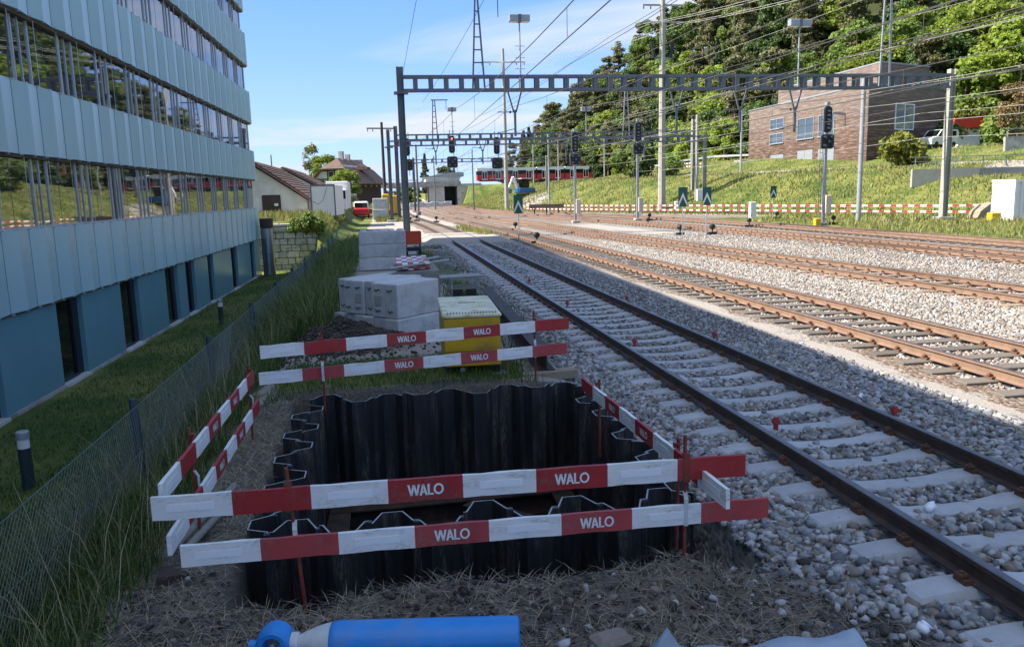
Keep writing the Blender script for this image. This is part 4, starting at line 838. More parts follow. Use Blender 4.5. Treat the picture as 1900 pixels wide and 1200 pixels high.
# roll of wire mesh, rack with pipes, pallet frame, red crate
t = thing('wire_mesh_roll', 'roll of grey wire mesh standing beside the ballast', 'wire mesh', (1.75, 24.4, -.2))
m = MB()
for i in range(11):
    z = .02 + i * .095
    P = [(.34 * math.cos(a) * (1 + .03 * a), .3 * math.sin(a) * (1 + .03 * a), z) for a in np.linspace(-2.4, 3.2, 18)]
    m.path(P, .006, 4)
for a in np.linspace(-2.4, 3.2, 26): m.tube((.34 * math.cos(a) * (1 + .03 * a), .3 * math.sin(a) * (1 + .03 * a), 0), (.34 * math.cos(a) * (1 + .03 * a), .3 * math.sin(a) * (1 + .03 * a), .98), .005, n=4)
m.build('mesh_sheet', K['galv'], t)
MB().cbox(-.28, -.15, .3, -.1, .15, 1.0, .01).build('wooden_slats', K['timber'], t)
t = thing('pipe_rack', 'low steel rack with pallets and tubes beside the ballast', 'rack', (2.05, 20.9, -.2))
for x_, y_ in ((-.35, -.4), (.35, -.4), (-.35, .4), (.35, .4)): MB().bar((x_, y_, 0), (x_, y_, .5), .04, .04).build('leg', K['galv'], t)
for z in (.22, .46):
    for i in range(5): MB().box(-.42, -.45 + i * .2, z, .42, -.45 + i * .2 + .1, z + .025).build('slat', K['grey_timber'], t)
for i in range(3): MB().tube((-.75, -.3 + .25 * i, .52), (.45, -.25 + .25 * i, .53), .028, n=8).build('tube', K['galv'], t, True)
for s in (-.2, .15): MB().box(s - .12, -.47, .02, s + .12, -.2, .2).build('box_section', K['black'], t)
t = thing('tool_crate', 'open red metal crate on a trolley beside the dark mast', 'crate', (1.33, 36.2, -.2))
MB().box(-.36, -.5, .55, -.33, .5, 1.05).box(.33, -.5, .55, .36, .5, 1.05).box(-.33, -.5, .55, .33, -.47, 1.05).box(-.33, .47, .55, .33, .5, 1.05).box(-.36, -.5, .5, .36, .5, .548).build('tray', mat('orange_red', (.50, .05, .012), .5, var=.1), t)
MB().box(-.33, -.45, .2, .33, .45, .34).build('chassis', K['black'], t)
for x_ in (-.3, .3):
    for y_ in (-.38, .38): MB().lathe([(.14, -.05), (.16, -.03), (.16, .03), (.14, .05)], c=(x_, y_, .16), axis='x', n=14).build('wheel', K['black'], t, True); MB().bar((x_, y_, .3), (x_, y_, .52), .04, .04).build('stay', K['dark_steel'], t)
# markers painted red along the near track, survey pegs and litter
mk = MB(); mk.box(-.02, -.02, -.2, .02, .02, .0); mk.box(-.035, -.03, -.07, .035, .03, -.02)
me_ = mk.mesh('marker_peg', K['red'])
for i, (x_, y_) in enumerate(((4.17, 7.93), (4.16, 12.92), (4.18, 18.05), (4.18, 22.95), (5.70, 8.07), (5.74, 13.24), (5.76, 18.49))):
    o = link('marker_peg', me_, None, (x_, y_, -.06 if x_ < 5 else -.08)); tag(o, 'small red marker peg beside the inner edge of the pit-side rail' if x_ < 5 else 'small red marker peg on the outer side of the far rail', 'marker', 'pegs inside the left rail' if x_ < 5 else 'pegs outside the right rail')
for i, (x_, y_, lb) in enumerate(((4.28, 5.55, 'crumpled white paper on a concrete sleeper'), (3.05, 3.95, 'scrap of white plastic in the ballast outside the rail'), (5.8, 8.9, 'small white scrap beyond the far rail'))):
    o = stones('litter', np.array([x_, x_ + .03]), np.array([y_, y_ + .02]), np.array([-.17, -.16]), np.array([.045, .04]), [K['sticker']], True); tag(o, lb, 'litter')
# ------------------------------------------------------------------ gantries over the tracks
def gantry(Y, xl, xr, zt_, hb, label, lmat, rmat, lz, rz, sp=.93, bw=.26, dep=.5, chord=.16, lw=.42, rw_=.40, beam='dark_steel'):
    t = thing('catenary_gantry', label, 'gantry', (xl, Y, -.25)); W_ = xr - xl; zt_ += .25; lz += .25; rz += .25
    m = MB(); w = lw / 2; m.box(-w, -w, 0, -w + .03, w, lz).box(w - .03, -w, 0, w, w, lz).box(-w + .03, -.02, 0, w - .03, .02, lz).build('mast', lmat, t)
    w = rw_ / 2; m = MB(); m.box(W_ - w, -w, 0, W_ - w + .03, w, rz).box(W_ + w - .03, -w, 0, W_ + w, w, rz).box(W_ - w + .03, -.02, 0, W_ + w - .03, .02, rz).build('mast', rmat, t)
    MB().cbox(-.5, -.5, -.1, .5, .5, .22, .03).build('footing', K['old_concrete'], t); MB().cbox(W_ - .5, -.5, -.1, W_ + .5, .5, .3, .03).build('footing', K['old_concrete'], t)
    for s in (-1, 1):
        for z0 in (zt_ - chord, zt_ - hb): MB().box(lw / 2 + .002, s * dep / 2 - .05, z0, W_ - rw_ / 2 - .002, s * dep / 2 + .05, z0 + chord).build('chord', K[beam], t)
    bm_ = MB().box(-bw / 2, -.03, chord + .001, bw / 2, .03, hb - chord - .001).mesh('batten', K[beam])
    x = lw / 2 + sp * .75
    while x < W_ - .4:
        for s in (-1, 1): link('batten', bm_, t, (x, s * dep / 2, zt_ - hb))
        x += sp
    MB().box(-.4, -.35, zt_ - hb - .12, .45, .35, zt_ - hb - .003).build('bracket', K[beam], t)
    return t
def hanger(X, Y, ztop, zlow, label, arm=1):
    t = thing('catenary_hanger', label, 'hanger', (X, Y, ztop))
    for s in (-1, 1): MB().bar((s * .42, 0, .0), (s * .07, 0, -1.25), .09, .09).build('strut', K['dark_steel'], t)
    MB().bar((0, 0, -1.1), (0, 0, zlow - ztop), .13, .13).build('post', K['dark_steel'], t)
    z = 6.35 - ztop
    MB().tube((0, 0, z + 1.0), (-1.1 * arm, -.05, z + 1.0), .03, n=6).build('arm', K['dark_steel'], t); MB().tube((0, 0, z), (-1.1 * arm, -.05, z - .25), .025, n=6).build('steady_arm', K['dark_steel'], t); MB().lathe([(.03, 0), (.07, .04), (.03, .08), (.07, .12), (.03, .16)], c=(-.3 * arm, 0, z + .92), n=8).build('insulator', K['wood_dark'], t)
def box_lamp(X, Y, zb, zt_, label, w=1.26):
    t = thing('yard_lamp', label, 'lamp', (X, Y, zb)); h = zt_ - zb
    MB().tube((0, 0, -.9), (0, 0, h), .06, .045, n=8).build('post', K['galv'], t, True)
    for f in (.12, .33, .55): MB().bar((-.3, 0, h * f), (.3, 0, h * f), .04, .03).build('rung', K['galv'], t)
    MB().cbox(-w / 2, -.22, h, w / 2, .22, h + .42, .03).build('housing', K['galv'], t); MB().box(-.1, -.225, h - .02, .1, .225, h + .425).build('strap', K['dark_steel'], t); MB().box(-w / 2 + .05, -.2, h - .015, w / 2 - .05, .2, h - .001).build('lens', K['sign_white'], t)
def ladder_mast(X, Y, zb, zt_, wb, wt, label, mt, arm=True):
    t = thing('lattice_mast', label, 'mast', (X, Y, zb)); h = zt_ - zb
    for s in (-1, 1): MB().bar((s * wb / 2, 0, -.9), (s * wt / 2, 0, h), .10, .10).build('leg', mt, t)
    for i in range(1, 6): f = i / 6; w = wb * (1 - f) + wt * f; MB().bar((-w / 2, 0, h * f), (w / 2, 0, h * f), .06, .07).build('rung', mt, t)
    if arm: MB().bar((-.3, 0, h), (1.5, 0, h), .1, .1).build('arm', mt, t); MB().tube((1.3, 0, h), (1.3, 0, h - 1.1), .03, n=6).build('hanger_rod', mt, t)
gantry(50, 1.5, 38.2, 9.53, .95, 'wide steel catenary gantry of ladder beams, nearest the stored concrete blocks', K['dark_steel'], K['pole_concrete'], 10.05, 9.85)
gantry(88, 1.9, 35.3, 8.86, .62, 'second catenary gantry, carrying black signals with red lights', K['dark_steel'], K['pole_concrete'], 9.75, 10.1, 1.15, .22, .5, .12, .4, .4)
gantry(84, 1.05, 35.0, 7.98, .6, 'lower catenary gantry just in front of the signal gantry', K['dark_steel'], K['pole_concrete'], 9.1, 8.3, 1.15, .2, .4, .12, .34, .34)
gantry(130, 5.4, 27, 8.05, .6, 'far catenary gantry in front of the road bridge', K['dark_steel'], K['pole_concrete'], 8.3, 8.3, 1.6, .25, .4, .12, .34, .34)
for X, lb in ((8.45, 'V-shaped catenary hanger under the near gantry over the wooden-sleeper track'), (18.9, 'V-shaped catenary hanger under the near gantry in its middle'), (27.0, 'V-shaped catenary hanger under the near gantry below the right lamp'), (23.2, 'V-shaped catenary hanger under the near gantry between its middle and the lamp')): hanger(X, 50, 8.58, 5.9, lb)
for X, lb in ((6.1, 'hanger under the signal gantry by the left signal'), (11.2, 'hanger under the signal gantry by the right red signal'), (20.5, 'hanger under the signal gantry in its middle'), (29.5, 'hanger under the signal gantry towards its right mast')): hanger(X, 88, 8.24, 5.6, lb)
box_lamp(8.85, 50, 9.54, 12.65, 'grey box lamp on a pole above the near gantry, beside the lattice mast'); box_lamp(27.15, 50, 9.54, 12.5, 'grey box lamp on a pole above the near gantry, against the trees', 1.45)
box_lamp(8.0, 88, 8.87, 11.2, 'small box lamp above the signal gantry over the red signals', .95); box_lamp(22.8, 88, 8.87, 11.1, 'small box lamp above the signal gantry against the trees', 1.1)
ladder_mast(6.25, 50, 9.54, 14.0, .75, .15, 'tapered lattice mast standing on the near gantry, on its left half', K['dark_steel']); ladder_mast(33.3, 50, 9.54, 17.5, .75, .3, 'pale lattice mast standing on the near gantry, before the brown building', K['galv'])
ladder_mast(6.1, 88, 8.87, 12.4, .6, .2, 'small lattice mast on the signal gantry, left of the lamp', K['dark_steel']); ladder_mast(27.4, 88, 8.87, 13.4, .8, .25, 'small pale lattice mast on the signal gantry, before the trees', K['galv'], False)
# plain masts
def mast(name, X, Y, zb, zt_, r0, r1, label, mt, cat='pole', n=8, arms=()):
    t = thing(name, label, cat, (X, Y, zb)); MB().tube((0, 0, -.3), (0, 0, zt_ - zb), r0, r1, n=n).build('shaft', mt, t, n > 8)
    for z, w, rz_ in arms:
        a = Vector((math.cos(rz_), math.sin(rz_), 0)) * (w / 2); c_ = Vector((0, 0, z - zb))
        cr_ = MB().bar(c_ - a, c_ + a, .16, .16).build('cross_arm', mt, t)
        for f in (-.95, -.6, .6, .95):
            q = c_ + a * f; MB().lathe([(.03, 0), (.08, .06), (.04, .1), (.08, .16), (.04, .2), (.08, .26), (.03, .3)], c=(q.x, q.y, q.z - .42), n=8).build('insulator', K['wood_dark'], cr_)
    return t
mast('power_pole', 18.7, 120, H(18.7, 120), 23.2, .36, .2, 'tall concrete power pole with one cross-arm beside the dirt track', K['pole_concrete'], 'pole', 8, [(21.3, 6.6, 0.0)])
p2_ = mast('power_pole', 30.5, 85, H(30.5, 85), 22.6, .43, .26, 'tallest concrete power pole, with cross-arms and hanging switches', K['pole_concrete'], 'pole', 8, [(19.9, 4.6, 0.0), (21.6, 4.4, 0.0)])
for s in (-1, 1): MB().tube((s * .9, 0, 16.2), (s * 1.25, 0, 17.9), .18, .16, n=10).build('switch', K['black'], p2_, True)
MB().bar((-1.2, 0, 16.2), (1.2, 0, 16.2), .1, .1).build('switch_arm', K['dark_steel'], p2_)
mast('mast', 32.6, 51.2, -.2, 9.6, .17, .15, 'round grey mast rising past the brown building corner', K['galv'], 'mast', 14)
mast('mast', 34.1, 84, H(34.1, 84), 10.2, .2, .16, 'grey mast with box at the right end of the signal gantry', K['pole_concrete'], 'mast', 8)
mast('mast', 44.3, 95, H(44.3, 95), 12.0, .14, .11, 'slim pale pole beside the graffiti box at the brown building', K['galv'], 'pole', 10)
mast('power_pole', .6, 110, -.2, 12.1, .26, .18, 'left power pole with cross-arm by the far yellow machine', K['wood_dark'], 'pole', 8, [(11.3, 4.0, .2)])
mast('mast', 4.9, 108, -.2, 9, .16, .13, 'thin dark mast with stone footing between the left tracks', K['dark_steel'], 'mast', 8)
for X, Y, zt_, lb in ((2.6, 130, 9.2, 'thin far mast left of the far gantry'), (3.7, 116, 8.6, 'thin mast next to the left power pole'), (14.6, 128, 9.3, 'thin far mast in front of the underpass'), (9.3, 140, 9.0, 'far mast under the right red signal'), (20.6, 98, 9.4, 'slim mast beside the blue excavator'), (28.6, 150, 12.0, 'slim pole before the red train, behind the excavator'), (33.4, 150, 11.8, 'slim pole before the train doors'), (41.8, 148, 12.2, 'slim pole just right of the train front'), (47.0, 118, 11.5, 'slim pole behind the tall signal beside the shrub')):
    mast('mast', X, Y, H(X, Y), zt_, .13, .09, lb, K['galv'] if X > 15 else K['dark_steel'], 'mast', 8)
tag(MB().lathe([(.32, 0), (.30, .45), (.2, .5)], c=(4.9, 108, -.2), n=14).build('mast_footing', K['dark_steel']), 'dark round footing of the mast between the left tracks', 'footing')

# ------------------------------------------------------------------ signals and boards
def rounded(w, h, r, n=5):
    P = []
    for cx_, cz_, a0 in ((w / 2 - r, h / 2 - r, 0), (-w / 2 + r, h / 2 - r, 90), (-w / 2 + r, -h / 2 + r, 180), (w / 2 - r, -h / 2 + r, 270)):
        for i in range(n + 1): a = R(a0 + 90 * i / n); P.append((cx_ + r * math.cos(a), cz_ + r * math.sin(a)))
    return P
def signal_head(t, c_, w, h, r, lamps, red=None):
    hd = MB().prism([(x + c_[0], z + c_[2]) for x, z in rounded(w, h, r)], c_[1] - .06, c_[1] + .06).build('signal_head', K['black'], t)
    MB().prism([(x + c_[0], z + c_[2]) for x, z in rounded(w + .09, h + .09, r + .03)], c_[1] + .062, c_[1] + .09).build('backplate', K['galv'], hd)
    for i, (x, z) in enumerate(lamps):
        MB().lathe([(.085, -.22), (.10, -.061)], c=(c_[0] + x, c_[1], c_[2] + z), axis='y', n=12).build('hood', K['black'], hd)
        MB().lathe([(.06, -.232), (.07, -.222)], c=(c_[0] + x, c_[1], c_[2] + z), axis='y', n=10).build('lamp', K['red_light'] if i == red else K['glass_far'], hd)
MAIN = [(0, .5), (0, .22), (0, -.06), (0, -.34), (0, -.58)]; DIST = [(-.25, .27), (.25, .27), (-.25, -.27), (.25, -.27), (0, 0)]
def mast_signal(X, Y, top, label, lower=True, cab=True, zb=-.2):
    t = thing('railway_signal', label, 'signal', (X, Y, zb)); top -= zb
    MB().box(-.09, -.09, 0, .09, .09, top + .05).build('mast', K['galv'], t)
    MB().cbox(-.3, -.3, -.1, .3, .3, .18, .03).build('footing', K['old_concrete'], t)
    signal_head(t, (0, -.18, top - .85), .5, 1.62, .22, MAIN); signal_head(t, (.02, -.18, top - 2.25), .86, .86, .14, DIST)
    ld = MB()
    for s in (-.36, -.2): ld.bar((s, .02, .3), (s, .02, top - .2), .025, .025)
    for i in range(int((top - .6) / .35)): ld.bar((-.36, .02, .5 + i * .35), (-.2, .02, .5 + i * .35), .02, .02)
    ld.build('ladder', K['dark_steel'], t)
    if cab: MB().cbox(.02, -.28, .75, .42, -.1, 1.95, .03).build('cabinet', mat('beige_cabinet', (.55, .46, .38), .6, var=.06), t)
    MB().box(-.12, -.2, top + .05, .12, .1, top + .25).build('cap', K['galv'], t)
mast_signal(16.2, 66.4, 7.3, 'tall railway signal with black heads before the red train front'); mast_signal(21.8, 66.8, 8.1, 'tall railway signal with black heads before the roadside shrub'); mast_signal(28.85, 49.3, 7.45, 'tall railway signal with beige cabinet before the brown building')
def hung_signal(X, Y, z, label):
    t = thing('hanging_signal', label, 'signal', (X, Y, z)); MB().bar((-.2, 0, 1.6), (-.2, 0, 0), .07, .07).bar((.2, 0, 1.6), (.2, 0, -2.9), .07, .07).build('bracket', K['dark_steel'], t)
    signal_head(t, (0, -.2, .1), .58, 1.75, .24, [(0, .6), (0, .3), (0, 0), (0, -.3), (0, -.6)], 0); signal_head(t, (0, -.2, -1.75), 1.08, 1.12, .2, [(-.3, .32), (.3, .32), (-.3, -.32), (.3, -.32), (0, 0)])
    m = MB(); m.bar((-.5, 0, -2.35), (-.5, 0, -3.4), .05, .05).bar((.5, 0, -2.35), (.5, 0, -3.4), .05, .05).bar((-.8, 0, -3.4), (.8, 0, -3.4), .5, .06); m.build('work_platform', K['galv'], t)
hung_signal(7.8, 87.4, 7.6, 'black signal with red light hanging from the gantry, middle one'); hung_signal(12.65, 87.4, 7.4, 'black signal with red light hanging from the gantry, beside the concrete pole'); hung_signal(3.0, 87.4, 7.4, 'black signal hanging from the gantry behind the dark mast')
def arrow_board(X, Y, zt_, w, h, label, zb=-.22, rz_=0):
    t = thing('arrow_board', label, 'sign', (X, Y, zb), rz_); H_ = zt_ - zb
    MB().tube((0, .03, -.1), (0, .03, H_ - .05), .03, n=8).build('post', K['galv'], t, True)
    MB().box(-w / 2, -.012, H_ - h, w / 2, .0, H_).build('board', K['signal_green'], t)
    ch = MB(); a = w * .20
    for s in (-1, 1): ch.add([(0, -.016, H_ - h * .28), (0, -.016, H_ - h * .28 - a * 2.2), (s * (w / 2 - .02), -.016, H_ - h), (s * (w / 2 - .02), -.016, H_ - h + a * 1.9)], [(0, 1, 2, 3)])
    ch.build('white_chevron', K['sign_white'], t); return t
arrow_board(6.98, 41, 2.33, .48, .95, 'green board with white chevron between the near tracks'); arrow_board(16.0, 41.3, 2.5, .52, 1.02, 'green board with white chevron, the left of the pair'); arrow_board(17.45, 41.5, 2.48, .5, .98, 'green board with white chevron, the right of the pair'); arrow_board(31.3, 61, 2.44, .52, .95, 'green board with white chevron at the foot of the embankment', -.1)
# point machines and dwarf lights along the yard
for i, (x_, y_) in enumerate(((9.3, 56), (7.9, 40.9), (16.9, 44), (18.6, 43.4), (19.4, 57), (24.0, 50), (29.8, 49.6), (22.6, 66), (31.9, 61.5), (5.2, 78), (3.6, 84), (2.7, 78.5))):
    t = thing('dwarf_signal', 'small black point lantern on a short stand between the tracks', 'lantern', (x_, y_, -.2), random.uniform(-.5, .5), 'black point lanterns in the yard')
    MB().bar((0, 0, 0), (0, 0, .32), .06, .06).build('stand', K['dark_rust'], t); MB().lathe([(.10, -.12), (.15, -.08), (.15, .1), (.12, .12)], c=(0, 0, .45), axis='y', n=12).build('lantern', K['black'], t, True); MB().box(-.28, -.08, .0, .28, .08, .14).build('lever_box', K['black'], t)
for X, Y, zz_, w, h, lb in ((34.1, 83.2, None, .6, 1.2, 'white cabinet at the foot of the grey mast'), (31.5, 83, None, .5, .9, 'small white cabinet beside the arrow board pair'), (30.4, 62.8, None, .5, 1.4, 'pale marker post at the barrier'), (28.2, 48.9, None, .4, .5, 'yellow box at the signal foot'), (24.6, 75, None, .4, .8, 'white box behind the arrow boards')):
    z_ = H(X, Y); tag(MB().cbox(X - w / 2, Y - .2, z_ - .1, X + w / 2, Y + .2, z_ + h, .03).build('cabinet', K['yellow'] if 'yellow' in lb else K['white_clean']), lb, 'cabinet')

# ------------------------------------------------------------------ overhead wires
def wire(P, r, label, mt, group=None, drops=None):
    t = thing('overhead_wire', label, 'wire', (0, 0, 0), 0, group); MB().path(P, r, 5).build('wire', mt, t)
    if drops: 
        for a, b in drops: MB().tube(a, b, r * .6, n=4).build('dropper', mt, t)
def sagline(a, b, sag, n=14):
    a, b = Vector(a), Vector(b); return [a.lerp(b, i / n) - Vector((0, 0, sag * 4 * (i / n) * (1 - i / n))) for i in range(n + 1)]
nm = {1: 'the concrete-sleeper track', 2: 'the wooden-sleeper track', 3: 'the steel-sleeper track', 4: 'the track past the arrow boards', 5: 'the outermost track'}
for k in (1, 2, 3, 4, 5):
    ylist = [-12, 50, 88, 130, 190]; C_ = []; Ms = []; D = []
    for i, (a, b) in enumerate(zip(ylist[:-1], ylist[1:])):
        s = .35 if k % 2 else -.35
        pa = Vector((float(track_x(k, max(a, 0))) + (s if i % 2 else -s), a, 6.0)); pb = Vector((float(track_x(k, b)) + (-s if i % 2 else s), b, 6.0))
        C_ += sagline(pa, pb, .03); up_ = Vector((0, 0, 1.62)); ml = sagline(pa + up_, pb + up_, .0 + .9 * ((b - a) / 60) ** 2); Ms += ml
        for j in range(1, 6):
            q = pa.lerp(pb, j / 6); f = j / 6; D.append((q, Vector((q.x, q.y, 7.62 - .9 * ((b - a) / 60) ** 2 * 4 * f * (1 - f)))))
    wire(C_, .014 if k < 3 else .018, 'contact wire over ' + nm[k], K['wire'], None, D); wire(Ms, .014 if k < 3 else .018, 'messenger wire over ' + nm[k], K['wire'])
P0, P1 = Vector((18.7, 120, 21.1)), Vector((30.5, 85, 19.7)); P2 = Vector((44, 45, 19.5))
for i, (f, lb) in enumerate(((-1, 'outer left'), (-.6, 'inner left'), (.6, 'inner right'), (1, 'outer right'))):
    a = Vector((f * 3.1, 0, 0)); b = Vector((f * 2.2, 0, 0)); wire(sagline(Vector((8, 190, 20)) + a, P0 + a, .8) + sagline(P0 + a, P1 + b, .7) + sagline(P1 + b, P2 + b, .9), .022, lb + ' power line conductor between the concrete poles', K['wire_light'])
for i, (x0, x1, z0, z1, lb) in enumerate(((6.3, 5.0, 13.2, 13.6, 'feeder wire from the left lattice mast'), (33.3, 34.5, 14.8, 15.6, 'feeder wire from the pale lattice mast'), (33.7, 36.5, 12.9, 13.4, 'second feeder wire from the pale lattice mast'), (30.6, 33, 7.3, 7.8, 'wire crossing in front of the brown building'), (31.0, 34, 6.2, 6.4, 'lower wire crossing in front of the brown building'), (16.5, 17.5, 7.6, 7.9, 'feeder wire over the middle of the yard'), (28.0, 30, 8.0, 8.4, 'upper feeder wire along the embankment'), (12, 11.5, 10.2, 10.8, 'bare wire running above the near gantry'), (22, 23, 9.9, 10.4, 'wire running above the middle of the near gantry'), (29.5, 32, 10.4, 11.0, 'wire running above the right part of the near gantry'), (35.5, 38, 11.6, 12.2, 'highest wire beside the right gantry mast'), (35.8, 39, 8.9, 9.3, 'wire leaving the top of the right gantry mast'), (36.2, 39.5, 7.0, 7.2, 'wire passing the middle of the right gantry mast'), (36.6, 40, 5.4, 5.6, 'lowest wire passing the right gantry mast'), (14.5, 14.0, 11.8, 12.4, 'high bare wire over the steel-sleeper track'))):
    wire(sagline((x0 * .78, 88, z0 - 1.0), (x0, 50, z0), .25) + sagline((x0, 50, z0), (x1, -12, z1), .8), .016, lb, K['wire_light'] if x0 > 25 else K['wire'])
wire([(1.6, 49.8, 9.3), (2.6, 24, 13.4), (3.6, 2, 18)], .012, 'stay wire rising steeply from the dark gantry mast', K['wire'])

# ------------------------------------------------------------------ far barriers along the embankment foot
RW = MB(); 
for i in range(8): RW.box(i * .5, -.012, -.15, (i + 1) * .5, .012, 0, i % 2)
far_board = RW.mesh('barrier_board', [K['white_clean'], K['red']]); bpost = MB().box(-.02, -.02, 0, .02, .02, 1.1).mesh('barrier_post', K['post_red'])
line = catmull([(44.5, 47, 0), (42.0, 51.5, 0), (40.2, 56.5, 0), (36.0, 66.5, 0), (32.2, 76.5, 0), (27.6, 87.5, 0), (22.6, 101, 0), (18.9, 113, 0)], .5)
acc = [0]; 
for a, b in zip(line[:-1], line[1:]): acc.append(acc[-1] + (b - a).length)
def along(s): return Vector((np.interp(s, acc, [p.x for p in line]), np.interp(s, acc, [p.y for p in line]), 0))
s_ = 0
while s_ < acc[-1] - 4:
    a, b = along(s_), along(s_ + 4.0); za, zb_ = H(a.x, a.y), H(b.x, b.y); d = b - a; rz_ = math.atan2(d.y, d.x)
    for zz_ in (.95, .5):
        o = link('barrier_board', far_board, None, (a.x, a.y, za + zz_), (0, -math.atan2(zb_ - za, 4.0), rz_)); tag(o, 'distant red and white barrier board at the foot of the embankment', 'barrier', 'barriers along the embankment')
    o = link('barrier_post', bpost, None, (a.x + .04, a.y + .04, za - .1)); tag(o, 'thin post carrying the distant barrier boards', 'post', 'posts along the embankment'); s_ += 4.0
for i in range(4):
    for zz_ in (.9, .45):
        x_, y_ = 44.5 - 0 * i, 108 + 4.05 * i; o = link('barrier_board', far_board, None, (x_, y_, H(x_, y_) + zz_), (0, 0, R(90))); tag(o, 'red and white barrier board on top of the embankment by the road', 'barrier', 'barriers on the upper road')
# dirt-site clutter at the far left and centre
t = thing('excavator', 'small blue and white excavator parked on the dirt track', 'excavator', (23.3, 130, H(23.3, 130)), R(15))
MB().cbox(-1.4, -.9, 0, 1.4, -.45, .55, .15).build('track', K['dark_rust'], t); MB().cbox(-1.4, .45, 0, 1.4, .9, .55, .15).build('track', K['dark_rust'], t)
MB().cbox(-1.5, -.9, .6, 1.5, .9, 1.5, .15).build('body', mat('excavator_blue', (.03, .12, .28), .4), t); MB().cbox(-.9, -.8, 1.5, .5, .4, 2.9, .12).build('cab', K['glass_dark'], t); MB().box(-.95, -.82, 2.9, .55, .45, 3.0).build('cab_roof', K['white_clean'], t)
MB().bar((-1.2, .1, 1.4), (-2.2, -.2, 3.2), .3, .35).bar((-2.2, -.2, 3.2), (-3.0, -.3, 1.4), .25, .3).build('boom', K['white_clean'], t); MB().cbox(-3.3, -.7, .6, -2.6, .1, 1.4, .1).build('bucket', K['dark_steel'], t)
t = thing('material_rack', 'dark timber trestle loaded with sleepers beside the barrier', 'rack', (19.0, 92, H(19, 92)), R(-20))
for x_ in (-1.4, 0, 1.4): MB().bar((x_, -.3, 0), (x_, .1, .8), .12, .12).build('leg', K['wood_dark'], t)
MB().box(-2, -.4, .8, 2, .4, 1.25).build('load', K['wood_dark'], t)
tag(MB().cbox(-1.0, 94.5, -.25, .8, 95.6, .95, .04).build('concrete_block', K['concrete']), 'lower pale concrete block beside the far yellow machine', 'concrete block'); tag(MB().cbox(-.95, 94.6, .953, .75, 95.5, 2.2, .04).build('concrete_block', K['concrete']), 'upper pale concrete block beside the far yellow machine', 'concrete block')
t = thing('yellow_machine', 'yellow track machine among the far left masts', 'machine', (1.1, 100, -.2)); MB().cbox(-.95, -1, .5, -.1, 1, 2.9, .1).build('body', K['yellow'], t); MB().cbox(.1, -1, .5, .95, 1, 2.7, .1).build('body', K['yellow'], t); MB().box(-.9, -.9, 0, .9, .9, .498).build('chassis', K['black'], t)
t = thing('red_van', 'small red and white van parked below the half-timbered house', 'van', (-2.4, 100, H(-2.4, 100))); MB().cbox(-.9, -2, .35, .9, 2, 1.2, .12).build('body', K['tram_red'], t); MB().cbox(-.85, -1.3, 1.2, .85, 1.8, 2.0, .15).build('cabin', K['white_clean'], t); MB().box(-.75, -1.33, 1.3, .75, -1.31, 1.85).build('windscreen', K['glass_dark'], t)
for x_ in (-.85, .85):
    for y_ in (-1.3, 1.3): MB().lathe([(.28, -.1), (.34, -.06), (.34, .06), (.28, .1)], c=(x_, y_, .34), axis='x', n=14).build('wheel', K['black'], t)
# white ribbed container at the right
t = thing('site_container', 'cream white ribbed site container at the foot of the embankment', 'container', (40.5, 46.4, -.2), R(-6)); MB().box(.03, 0.03, .1, 5.9, 2.3, 2.62).build('wall', K['white_clean'], t)
for i in range(20): MB().box(.12 + i * .29, -.02, .16, .12 + i * .29 + .16, .028, 2.5).build('rib', K['white_clean'], t)

for i in range(7): MB().box(-.02, .16 + i * .31, .16, .028, .16 + i * .31 + .17, 2.5).build('rib', K['white_clean'], t)
MB().box(-.02, -.04, 2.5, 5.95, 2.34, 2.66).build('top_rail', K['white_clean'], t); MB().box(-.02, -.04, 0, 5.95, 2.34, .15).build('bottom_rail', K['white_clean'], t); MB().box(-.02, -.04, .152, .11, .05, 2.498).build('corner_post', K['white_clean'], t)
tag(MB().cbox(39.3, 46.8, -.2, 40.0, 47.3, .35, .05).build('yellow_box', K['yellow']), 'yellow box beside the site container', 'box')
o = MB().lathe([(1.4, 0), (1.2, .5), (.7, .95), (.15, 1.1)], n=16).build('earth_heap', K['timber']); o.location = (42.2, 50.5, -.15); tag(o, 'small heap of pale earth beside the site container', 'heap')
